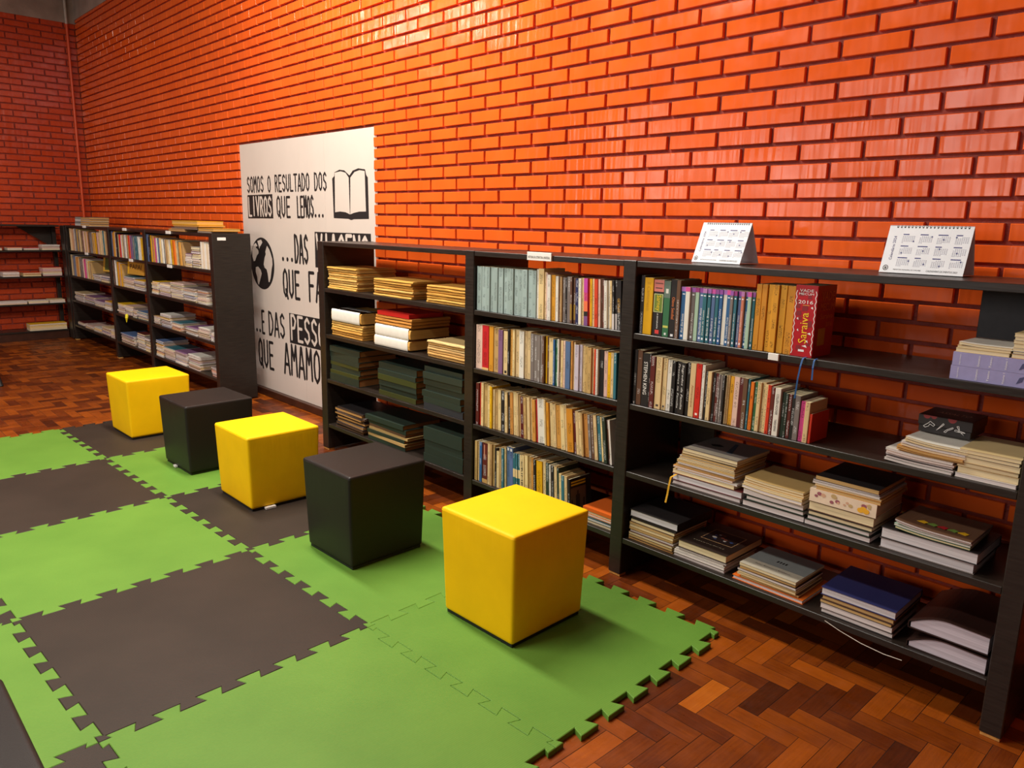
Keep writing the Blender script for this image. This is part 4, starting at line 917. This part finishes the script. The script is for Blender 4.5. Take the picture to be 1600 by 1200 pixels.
# second shelf of the right bay: magazines, books and the black game box
L = [(Mg, .006*k*(k > 4)+.004*(k % 2), .215-.004*max(0, k-4), .24, .0068, c, pg, 'back', .0045+.0004*k) for k, (c, pg) in enumerate((('wh', PG_WH), ('gy', PG_WH), ('bk', PG_WH), ('lp', PG_WH), ('wh', PG_WH), ('gd', PG_OLD), ('tn', PG_OLD), ('lp', PG_CR), ('wh', PG_WH), ('cr', PG_CR), ('wh', PG_CR)))]
z, _ = stack(2, 'the stack below the game box', 3.566, L); BOXZ = z-ZS[2]+.006
L = [(Pb, .003*(k % 2), .174, .24, t, c, pg, 'back') for k, (t, c, pg) in enumerate(((.014, 'wh', PG_WH), (.020, 'cr', PG_CR), (.016, 'be', PG_CR), (.018, 'cr', PG_CR), (.011, 'gy', PG_CR), (.012, 'cr', PG_CR)))]
z2, _ = stack(2, 'cream-edged stack, second shelf, right bay', 3.790, L)
root = empty('game_box', (3.706, -.325, ZS[2]+.0006+BOXZ)); tag(root, 'black game box with white tool icons on the magazines, second shelf, right bay', 'box')
MB().bbox(-.082, .082, .003, .160, 0.0, .024, .0015).build('box_base', colm((36, 33, 33), .4), root)
MB().bbox(-.085, .085, 0, .163, 0.0245, .060, .0015).build('box_lid', colm((40, 36, 36), .4), root)
put_text('ASSALTO', 'lid_lettering', colm((216, 160, 140)), root, Matrix.Translation((.005, .080, .0605)), width=.105, height=.030, shear=.2)
def ribbon(pts, th):
    m = MB()
    for a, b in zip(pts, pts[1:]):
        dx, dz = b[0]-a[0], b[1]-a[1]; Ln = math.hypot(dx, dz); nx, nz = -dz/Ln*th, dx/Ln*th
        m.face([m.vert(a[0]+nx, -.0008, a[1]+nz), m.vert(a[0]-nx, -.0008, a[1]-nz), m.vert(b[0]-nx, -.0008, b[1]-nz), m.vert(b[0]+nx, -.0008, b[1]+nz)])
    m.xf(lambda x, y, z: (x, y, z-.058)); m.build('tool_icon', WT, root, fix=False)
ribbon([(-.066, .078), (-.050, .092), (-.046, .098), (-.030, .088), (-.034, .082), (-.046, .088), (-.050, .080), (-.060, .074), (-.066, .078)], .0008)
ribbon([(-.024, .070), (-.004, .098), (-.001, .095), (-.018, .076), (-.024, .070)], .0008)
ribbon([(.000, .070), (.010, .080), (.027, .090), (.028, .086), (.012, .077), (.006, .068), (.000, .070)], .0008)
ribbon([(.036, .078), (.032, .081), (.036, .084), (.062, .080), (.066, .078), (.036, .078), (.048, .080), (.064, .068), (.046, .084), (.038, .096), (.044, .098), (.048, .082)], .0008)
for (cx, r) in ((-.058, .012), (-.036, .010), (.022, .014)):
    m = MB(); m.face([m.vert(cx+r*math.cos(-PI*k/10), -.0004, .0595+r*math.sin(-PI*k/10)) for k in range(11)]); m.build('red_spot', colm((130, 40, 42)), root, fix=False)
# magazines lying at the right end of the bottom shelf, middle bay
stack(4, 'small pile at right end, bottom shelf, middle bay', 2.205, [(Mg, .0, .185, .24, .014, 'wh', PG_CR, 'back'), (Mg, .002, .182, .24, .010, 'te', PG_WH, 'back'), (Mg, .0, .183, .24, .010, 'bk', PG_WH, 'back'), (Mg, .003, .18, .24, .010, 'or', PG_WH, 'back'), (Mg, .0, .183, .24, .012, 'wh', PG_CR, 'back'), (Mg, .0, .183, .25, .016, 'or', (224, 120, 40), 'front')])

# ------------------------------------------------------------------ calendars
def calendar(x0, x1, yf, h, depth, label):
    wd = x1-x0; root = empty('desk_calendar', ((x0+x1)/2, yf, ZS[0]+.003)); tag(root, label, 'calendar', 'desk calendars on the bookcase')
    ty = depth*.5; hw = wd/2
    tilt = math.atan2(ty, h); sl = math.hypot(ty, h)
    MF = Matrix.Translation((0, 0, 0)) @ Matrix.Rotation(-tilt, 4, 'X')       # local: x right, z up the leaning sheet
    def put(mb, name, mat, label=None, fix=True):
        o = mb.build(name, mat, root, fix=fix); o.data.transform(MF)
        if label: o['label'] = label
        return o
    put(MB().box(-hw, hw, 0, .0016, 0, sl), 'front_sheet', CALP)
    m = MB(); m.box(-hw, hw, -.0016, 0, 0, sl); o = m.build('back_sheet', CALP, root); o.data.transform(Matrix.Translation((0, depth, 0)) @ Matrix.Rotation(tilt, 4, 'X'))
    MB().box(-hw, hw, .004, depth-.004, 0, .0016).build('base_strip', CALP, root)
    m = MB()
    for k in range(20):
        cx = -hw*.80+wd*.84*k/19; m.tube([(cx+.0026*math.cos(a), 0.0, sl-.004+.0046*math.sin(a)) for a in [PI*2*q/8 for q in range(9)]], .0009, 5)
        m.box(cx-.0022, cx+.0022, -.0004, 0, sl-.0095, sl-.0055)
    put(m, 'wire_binding', INK)
    m = MB(); rng = random.Random(6); m2 = MB(); m3 = MB()
    for r in range(3):
        for c in range(4):
            gx = -hw*.62+wd*.21*c; gz = sl*(.80-.245*r)
            m2.box(gx, gx+.020+.006*((r+c) % 3), -.0004, 0, gz, gz+.0036)
            for q in range(7):
                for s in range(6):
                    if (s == 5 and q > (r+c) % 5) or (s == 0 and q < (r*2+c) % 4): continue
                    m.box(gx+.0062*q, gx+.0062*q+.0034, -.0004, 0, gz-.0062-.0046*s, gz-.0062-.0046*s+.0019)
            q, s = rng.randrange(7), rng.randrange(5); m3 = MB(); cx, cz = gx+.0062*q+.0017, gz-.0052-.0046*s
            m3.face([m3.vert(cx+.0028*math.cos(a), -.0006, cz+.0028*math.sin(a)) for a in [PI*2*k/10 for k in range(10)]]); put(m3, 'marked_day', NAVYINK, fix=False)
    put(m, 'day_grid', GREYINK, fix=False); put(m2, 'month_heading', NAVYINK, fix=False)
    def T(txt, mat, cx, cz, wd_, hh, up=False, shear=0.0):
        o = put_text(txt, 'printed_lettering', mat, root, MF @ Matrix.Translation((cx, -.0006, cz)) @ (M_UP if up else M_FRONT), width=wd_, height=hh, shear=shear)
    T('Calendário 2024', NAVYINK, -hw*.80, sl*.52, sl*.50, .0095, True)
    T('PREFEITURA MUNICIPAL DE CORUMBÁ', INK, -hw*.32, sl*.072, wd*.34, .0052); T('CALENDÁRIO DE EVENTOS 2023', INK, hw*.50, sl*.072, wd*.36, .0080, shear=.2)
    m = MB(); cx, cz = -hw*.86, sl*.10
    for k in range(14):
        a, b = 2*PI*k/14, 2*PI*(k+1)/14
        m.face([m.vert(cx+.0095*math.cos(a), -.0005, cz+.0105*math.sin(a)), m.vert(cx+.0095*math.cos(b), -.0005, cz+.0105*math.sin(b)), m.vert(cx+.0068*math.cos(b), -.0005, cz+.0076*math.sin(b)), m.vert(cx+.0068*math.cos(a), -.0005, cz+.0076*math.sin(a))])
    m.box(cx-.0035, cx+.0035, -.0005, 0, cz-.005, cz+.004); put(m, 'crest', colm((70, 64, 56)), fix=False)
calendar(2.642, 2.872, -.312, .166, .150, 'white desk calendar on the bookcase top, the left one of two')
calendar(3.402, 3.677, -.258, .166, .120, 'white desk calendar on the bookcase top, the right one of two')

# ------------------------------------------------------------------ far bookcase stacks
LS = [["L1",2,-5.77,0.323,0.079,3],["L1",2,-5.422,0.306,0.085,3],["L1",3,-6.636,0.422,0.111,7],["L1",3,-6.199,0.397,0.097,6],["L1",3,-5.776,0.385,0.076,5],["L1",3,-5.365,0.268,0.104,5],["L1",4,-6.598,0.307,0.056,5],["L1",4,-6.277,0.347,0.04,5],["L1",4,-5.903,0.316,0.057,4],["L1",4,-5.562,0.325,0.103,7],["L1",4,-5.225,0.18,0.102,5],["L2",2,-4.602,0.341,0.129,7],["L2",2,-4.24,0.321,0.103,6],["L2",3,-4.887,0.248,0.116,6],["L2",3,-4.617,0.237,0.118,7],["L2",3,-4.359,0.115,0.099,5],["L2",3,-4.223,0.311,0.091,6],["L2",4,-4.836,0.44,0.109,9],["L2",4,-4.29,0.245,0.173,8],["L2",4,-4.025,0.157,0.149,5],["L3",1,-2.756,0.154,0.13,7],["L3",1,-2.587,0.178,0.188,9],["L3",2,-3.746,0.222,0.123,9],["L3",2,-3.488,0.298,0.122,7],["L3",2,-3.173,0.313,0.156,10],["L3",2,-2.844,0.279,0.124,10],["L3",2,-2.52,0.219,0.131,11],["L3",3,-3.702,0.167,0.095,7],["L3",3,-3.517,0.266,0.133,10],["L3",3,-3.217,0.235,0.08,8],["L3",3,-2.852,0.296,0.07,9],["L3",3,-2.541,0.25,0.098,9],["L3",3,-2.263,0.071,0.083,5],["L3",4,-3.734,0.241,0.164,11],["L3",4,-3.475,0.282,0.124,10],["L3",4,-3.176,0.299,0.118,10],["L3",4,-2.829,0.28,0.14,13],["L3",4,-2.298,0.128,0.095,6]]
from collections import defaultdict
cnt = defaultdict(int); tot = defaultdict(int)
for (bay, sh, x, wd, h, n) in LS: tot[bay, sh] += 1
MAGC = ['wh', 'lp', 'cr', 'wh', 'gy', 'wh', 'be', 'lp', 'sb', 'wh', 'or', 'cr', 'mr', 'ye', 'wh', 'te', 'pu']
for (bay, sh, x, wd, h, n) in LS:
    lo, hi = {'L1': (-6.655, -4.972), 'L2': (-4.897, -3.782), 'L3': (-3.708, -2.112)}[bay]; x1_ = min(x+wd, hi-.004); x = max(x, lo+.006); wd = x1_-x
    rng = random.Random(x); z = ZS[sh]+.011+.0006; i0 = cnt[bay, sh]; cnt[bay, sh] += 1
    pos = POSN[min(6, tot[bay, sh])][min(5, i0)]
    t = (h-.008)/n
    for i in range(n):
        code = rng.choice(MAGC); page = rng.choice([PG_WH, PG_WH, PG_CR, (220, 200, 190)]); tt = t*rng.uniform(.85, 1.12)
        o = thin('magazine', x+rng.uniform(.003, .012), -.448+rng.uniform(0, .014), z, max(.06, wd-.014), .26, tt, code, page, rng.uniform(-.025, .025)); z += tt+.0004
        tag(o, '%s magazine, %s in %s stack, %s, %s' % (PAL[code][0], level(i, n), pos, SHN[sh], BAYN[bay]), 'magazine', 'magazine stacks in the far bookcase')
def standing(name, x, y, z, w, d, h, rgb, label, rz=0.0, tilt=0.0, cat='book'):
    o = MB().bbox(0, w, 0, d, 0, h, min(.001, d*.2)).build(name, colm(rgb)); o.location = (x, y, z); o.rotation_euler = (tilt, 0, rz); tag(o, label, cat); return o
z1 = ZS[1]+.0125
o = standing('picture_book', -3.02, -.30, z1, .012, .20, .235, (206, 150, 120), 'picture book with teal cover after the upright row, right bay, far bookcase')
MB().box(.0122, .0128, .02, .18, .03, .21).build('cover_picture', colm((70, 110, 116)), o)
for k in range(5):
    standing('paperback_book', -2.355+.042*k, -.448, z1, .039, .18, .235-.004*k, [(230, 220, 206), (226, 206, 180), (232, 226, 216), (220, 200, 170), (230, 216, 200)][k],
        'white upright paperback, %s of five beside the end panel, far bookcase' % ordw(k+1))
o = standing('picture_book', -5.72, -.33, ZS[2]+.11, .36, .012, .19, (216, 166, 60), 'yellow picture book with green drawing on magazines, left bay, far bookcase', 0.25, -.12)
MB().box(.04, .32, -.0006, 0, .02, .17).build('cover_picture', colm((86, 96, 44)), o); MB().box(.12, .24, -.0012, -.0006, .05, .15).build('cover_drawing', colm((60, 76, 70)), o)
o = standing('picture_book', -4.565, -.40, ZS[2]+.152, .40, .014, .142, (206, 152, 54), 'tan book with black letters PAPAI on a stack in middle bay of far bookcase', 0.10, -.10)
put_text('PAPAI', 'cover_lettering', INK, o, Matrix.Translation((.20, -.0008, .085)) @ M_FRONT, width=.28, height=.050)
MB().box(0, .03, -.0006, 0, 0, .142).build('spine_band', colm((234, 180, 30)), o)
standing('game_board', -4.35, -.18, z1+.0, .46, .02, .275, (140, 116, 100), 'grey-brown board standing behind the books, middle bay, far bookcase')
o = MB(); o.tube([(0, 0, 0), (.03, -.012, .0), (.05, -.022, -.03), (.045, -.024, -.075)], [.012, .016, .014, .004], 8); o = o.build('yellow_ribbon', colm((228, 210, 30))); o.location = (-4.44, -.478, ZS[3]+.030)
tag(o, 'yellow paper strip hanging from the third shelf, middle bay of far bookcase', 'ribbon')
# on top of the far bookcase
zt = ZS[0]+.012+.0026
for i in range(4):
    o = thin('paperback_book', -6.35+.01*i, -.43, zt+.0265*i, .60, .22, .026, ['wh', 'gy', 'wh', 'gy'][i], (206, 160, 96)); tag(o, 'grey and white paperback, %s of four stacked on far bookcase top' % level(i, 4), 'book', 'stack on top of far bookcase')
    MB().box(0, .24, -.0016, -.0002, .001, .025).build('spine', colm([(196, 196, 190), (120, 128, 128), (200, 200, 194), (140, 146, 142)][i]), o)
z = zt
for i, (x, wd, t, rgb, pg) in enumerate(((-3.12, .40, .022, 'tn', (180, 140, 100)), (-3.05, .62, .012, 'gy', (150, 120, 100)), (-2.98, .55, .012, 'br', (150, 120, 100)), (-3.0, .62, .014, 'gd', (200, 150, 80)), (-3.02, .60, .036, 'ye', (214, 164, 90)))):
    o = thin('magazine', x, -.44, z, wd, .24, t, rgb, pg); z += t+.0006; tag(o, '%s paperback, %s in the loose pile on top of far bookcase' % (PAL[rgb][0], level(i, 5)), 'book', 'loose pile on top of far bookcase')
z = zt
for i, (x, wd, t, rgb, pg) in enumerate(((-2.42, .30, .014, 'gy', (170, 150, 130)), (-2.40, .33, .024, 'gd', (200, 156, 90)))):
    o = thin('magazine', x, -.44, z, wd, .24, t, rgb, pg); z += t+.0006; tag(o, '%s booklet, %s of two at the right end of the far bookcase top' % (PAL[rgb][0], ('lower', 'upper')[i]), 'book', 'pair on top of far bookcase')
# end wall shelving contents
FS = [(1.160, -1.30, .16, 3, .030), (1.160, -1.08, .16, 3, .035), (1.160, -.905, .17, 2, .026), (1.160, -.70, .205, 5, .066), (0.828, -1.16, .18, 4, .062), (0.828, -.94, .20, 3, .046), (0.828, -.72, .22, 7, .112),
      (0.476, -1.25, .32, 3, .034), (0.476, -.915, .23, 3, .032), (0.476, -.675, .18, 3, .040), (0.122, -.93, .43, 5, .082)]
SHE = {1.160: 'upper', 0.828: 'middle', 0.476: 'lower', 0.122: 'lowest'}
from collections import Counter
fc = Counter(); ftot = Counter(f[0] for f in FS)
for (zz, y, wd, n, h) in FS:
    rng = random.Random(y*7+zz); z = zz+.0008; fc[zz] += 1
    for i in range(n):
        code = rng.choice(['wh', 'cr', 'lp', 'ye', 'wh', 'sb', 'rd']); tt = h/n*rng.uniform(.85, 1.1)
        o = thin('magazine', XW+.10+rng.uniform(0, .02), y, z, .20, wd, tt, code, rng.choice([PG_WH, PG_CR])); z += tt+.0004
        tag(o, '%s magazine, %s in %s pile from left, %s end-wall shelf' % (PAL[code][0], level(i, n), ordw(fc[zz]), SHE[zz]), 'magazine', 'magazine piles on the end-wall shelves')

# ------------------------------------------------------------------ foam mats
MX0, MY0, MROT = -1.8845, -1.7839, 0.0408
def gridpt(i, j):
    c, s = math.cos(MROT), math.sin(MROT); return Vector((MX0+i*c-j*s, MY0+i*s+j*c))
def seam(i, j, horiz):
    a = gridpt(i, j); b = gridpt(i+1, j) if horiz else gridpt(i, j+1)
    d = b-a; nrm = Vector((-d.y, d.x)); am = .021; p = 1/7; pts = [a]
    for k in range(7):
        s0 = k*p
        pts += [a+d*(s0+.25*p), a+d*(s0+.19*p)+nrm*am, a+d*(s0+.81*p)+nrm*am, a+d*(s0+.75*p)] if k in (0, 6) else [a+d*(s0+.31*p)-nrm*am, a+d*(s0+.19*p)+nrm*am, a+d*(s0+.81*p)+nrm*am, a+d*(s0+.69*p)-nrm*am]
        if k == 0: pts[-1] = a+d*(s0+.69*p)-nrm*am
        if k == 6: pts[-4] = a+d*(s0+.31*p)-nrm*am
    pts.append(b); return pts
def foam_tile(i, j, green, label):
    poly = seam(i, j, True)[:-1]+seam(i+1, j, False)[:-1]+seam(i, j+1, True)[::-1][:-1]+seam(i, j, False)[::-1][:-1]
    c = (gridpt(i, j)+gridpt(i+1, j+1))/2; sc = .9988
    poly = [(p-c)*sc for p in poly]
    m = MB(); n = len(poly)
    e = .0022
    inner = []
    for k in range(n):
        a, b, d = poly[k-1], poly[k], poly[(k+1) % n]
        t1 = (b-a).normalized(); t2 = (d-b).normalized(); n1 = Vector((-t1.y, t1.x)); n2 = Vector((-t2.y, t2.x)); bis = n1+n2
        if bis.length < .05: bis = n1
        bis.normalize(); q = max(.5, bis.dot(n1)); inner.append(b+bis*(e/q))
    r0 = [m.vert(p.x, p.y, 0) for p in poly]; r1 = [m.vert(p.x, p.y, .0180) for p in poly]; r2 = [m.vert(p.x, p.y, .020) for p in inner]
    for ra, rb in ((r0, r1), (r1, r2)):
        for k in range(n): m.face([ra[k], ra[(k+1) % n], rb[(k+1) % n], rb[k]])
    m.face(r2); m.face(r0[::-1])
    o = m.build('foam_mat', FGREEN if green else FBLACK, fix=False); o.location = (c.x, c.y, .0006)
    tag(o, label, 'mat', 'interlocking foam mats')
MATS = [(4, 0, 1, 'green foam mat under the nearest yellow cube, at the parquet corner'), (3, 0, 1, 'green foam mat under the nearer black cube'), (2, 0, 0, 'dark foam mat under the middle yellow cube'),
 (1, 0, 1, 'green foam mat under the farther black cube'), (0, 0, 0, 'dark foam mat under the farthest yellow cube'), (4, -1, 1, 'large green foam mat at the bottom centre of the photo'),
 (3, -1, 0, 'dark foam mat nearest the camera, with green mats on all four sides'), (2, -1, 1, 'green foam mat at the left, between the two dark mats of the middle row'), (1, -1, 0, 'dark foam mat at the left edge, farther of the middle row'),
 (0, -1, 1, 'green foam mat at the far left, beside the bare parquet'), (4, -2, 0, 'dark foam mat cut off by the bottom edge, only its corner showing'), (3, -2, 1, 'green foam mat at the lower left, beside the dark seat'),
 (2, -2, 0, 'dark foam mat at the left edge with only one tooth showing'), (1, -2, 1, 'green foam mat out at the left edge of the middle row'), (0, -2, 0, 'dark foam mat out at the far left by the parquet')]
for a in MATS: foam_tile(*a)

# ------------------------------------------------------------------ cube seats
def rounded_block(wt, wb, dt, db, h, r, puff, n=14):
    m = MB(); g = {}
    def sq(u, ext): return u
    pts = {}
    def add(p):
        k = tuple(round(c, 5) for c in p)
        if k not in pts: pts[k] = m.vert(*p)
        return pts[k]
    def mapv(u, v, w):       # u,v,w in -1..1 on cube surface
        a = Vector((u, v, w)); hx, hy, hz = .5, .5, .5
        # round: clamp to inner box then push out
        tz = (w+1)/2; sx = (wb+(wt-wb)*tz)/2; sy = (db+(dt-db)*tz)/2
        p = Vector((u*sx, v*sy, (w)*h/2)); q = Vector((max(-(sx-r), min(sx-r, p.x)), max(-(sy-r), min(sy-r, p.y)), max(-(h/2-r), min(h/2-r, p.z))))
        d = p-q
        if d.length > 1e-9: p = q+d.normalized()*r
        if w > .95: p.z += puff*(1-u*u)*(1-v*v)
        else:
            k = (1-w*w)*.004
            if abs(u) > .95: p.x += math.copysign(k*(1-v*v), u)
            if abs(v) > .95: p.y += math.copysign(k*(1-u*u), v)
        return (p.x, p.y, p.z+h/2)
    # denser spacing near the edges
    ts = [math.sin(PI/2*(2*k/n-1))*.55+(2*k/n-1)*.45 for k in range(n+1)]; ts[0], ts[-1] = -1, 1
    ts = sorted(set(ts+[-.985, .985, -.955, .955]))
    N = len(ts)
    for ax in range(3):
        for sgn in (-1, 1):
            for i in range(N-1):
                for j in range(N-1):
                    q = []
                    for (a, b) in ((i, j), (i+1, j), (i+1, j+1), (i, j+1)):
                        c = [0, 0, 0]; c[ax] = sgn; c[(ax+1) % 3] = ts[a]; c[(ax+2) % 3] = ts[b]; q.append(add(mapv(*c)))
                    m.face(q if sgn > 0 else q[::-1])
    return m
def cube_seat(x, y, rz, w, d, h, mat, label, group, tagpos=None):
    root = empty('cube_seat', (x, y, .0206), rz); tag(root, label, 'seat', group)
    o = rounded_block(w+.012, w-.014, d+.012, d-.014, h-.014, .013, .004).build('upholstery', mat, root, (0, 0, .014), smooth=True)
    MB().bbox(-w/2+.014, w/2-.014, -d/2+.014, d/2-.014, 0, .0138, .002).build('base_board', DARK, root)
    a, b, z = w/2+.0045, d/2+.0045, h-.0125; r = .011; pts = []
    for (cx, cy, a0) in ((a-r, b-r, 0), (-a+r, b-r, PI/2), (-a+r, -b+r, PI), (a-r, -b+r, 3*PI/2)):
        pts += [(cx+r*math.cos(a0+PI/2*k/4), cy+r*math.sin(a0+PI/2*k/4), z) for k in range(5)]
    pts.append(pts[0]); MB().tube(pts, .0016, 6).build('seam', mat, root, smooth=True)
    if tagpos: MB().box(tagpos[0]-.018, tagpos[0]+.018, -d/2-.004, -d/2+.01, .004, .016).build('care_label', TAGP, root) if tagpos[1] == 'f' else MB().box(w/2-.01, w/2+.012, tagpos[0]-.03, tagpos[0]+.03, .003, .014).build('care_label', TAGP, root)
GY, GB = 'yellow cube seats', 'black cube seats'
cube_seat(2.410, -1.103, 0.02, .415, .420, .465, VYEL, 'yellow vinyl cube seat nearest the camera, in front of the middle bay', GY)
cube_seat(1.440, -1.200, 0.02, .405, .425, .460, VBLK, 'black vinyl cube seat nearer the camera, between two yellow cubes', GB)
cube_seat(0.445, -1.225, 0.00, .425, .425, .430, VYEL, 'yellow vinyl cube seat in the middle of the row of five', GY, (-.10, 'r'))
cube_seat(-0.385, -1.245, 0.02, .420, .430, .450, VBLK, 'black vinyl cube seat farther from camera, behind the middle yellow one', GB, (-.03, 'f'))
cube_seat(-1.440, -1.260, 0.02, .425, .440, .440, VYEL, 'yellow vinyl cube seat farthest from the camera, near the far bookcase', GY)
cube_seat(2.625, -3.085, 0.0, .50, .42, .440, VBLK, 'dark cube seat cut off at the bottom left corner of the photo', GB)
# chair at the left edge
root = empty('chair', (-4.32, -2.05, 0)); tag(root, 'black chair at the left edge, only the foot of one leg showing', 'chair')
MB().bbox(-.23, .23, -.22, .22, .43, .46, .008).build('seat', DARK, root); MB().bbox(-.22, .22, -.235, -.21, .52, .86, .008).build('backrest', DARK, root)
for sx in (-1, 1):
    for sy in (-1, 1): MB().tube([(sx*.36, sy*.26, 0), (sx*.20, sy*.19, .43)], [.022, .015], 10).build('leg', DARK, root)
for sx in (-1, 1): MB().tube([(sx*.19, -.20, .44), (sx*.19, -.222, .70)], .012, 8).build('back_post', DARK, root)
# loose white wire along the bottom shelf
m = MB(); m.tube([(3.44, -.474, .186), (3.50, -.476, .170), (3.58, -.479, .156), (3.66, -.479, .150), (3.72, -.476, .152)], .0014, 6)
tag(m.build('wire', colm((190, 182, 170))), 'thin white wire drooping below the bottom shelf of the right bay', 'wire')
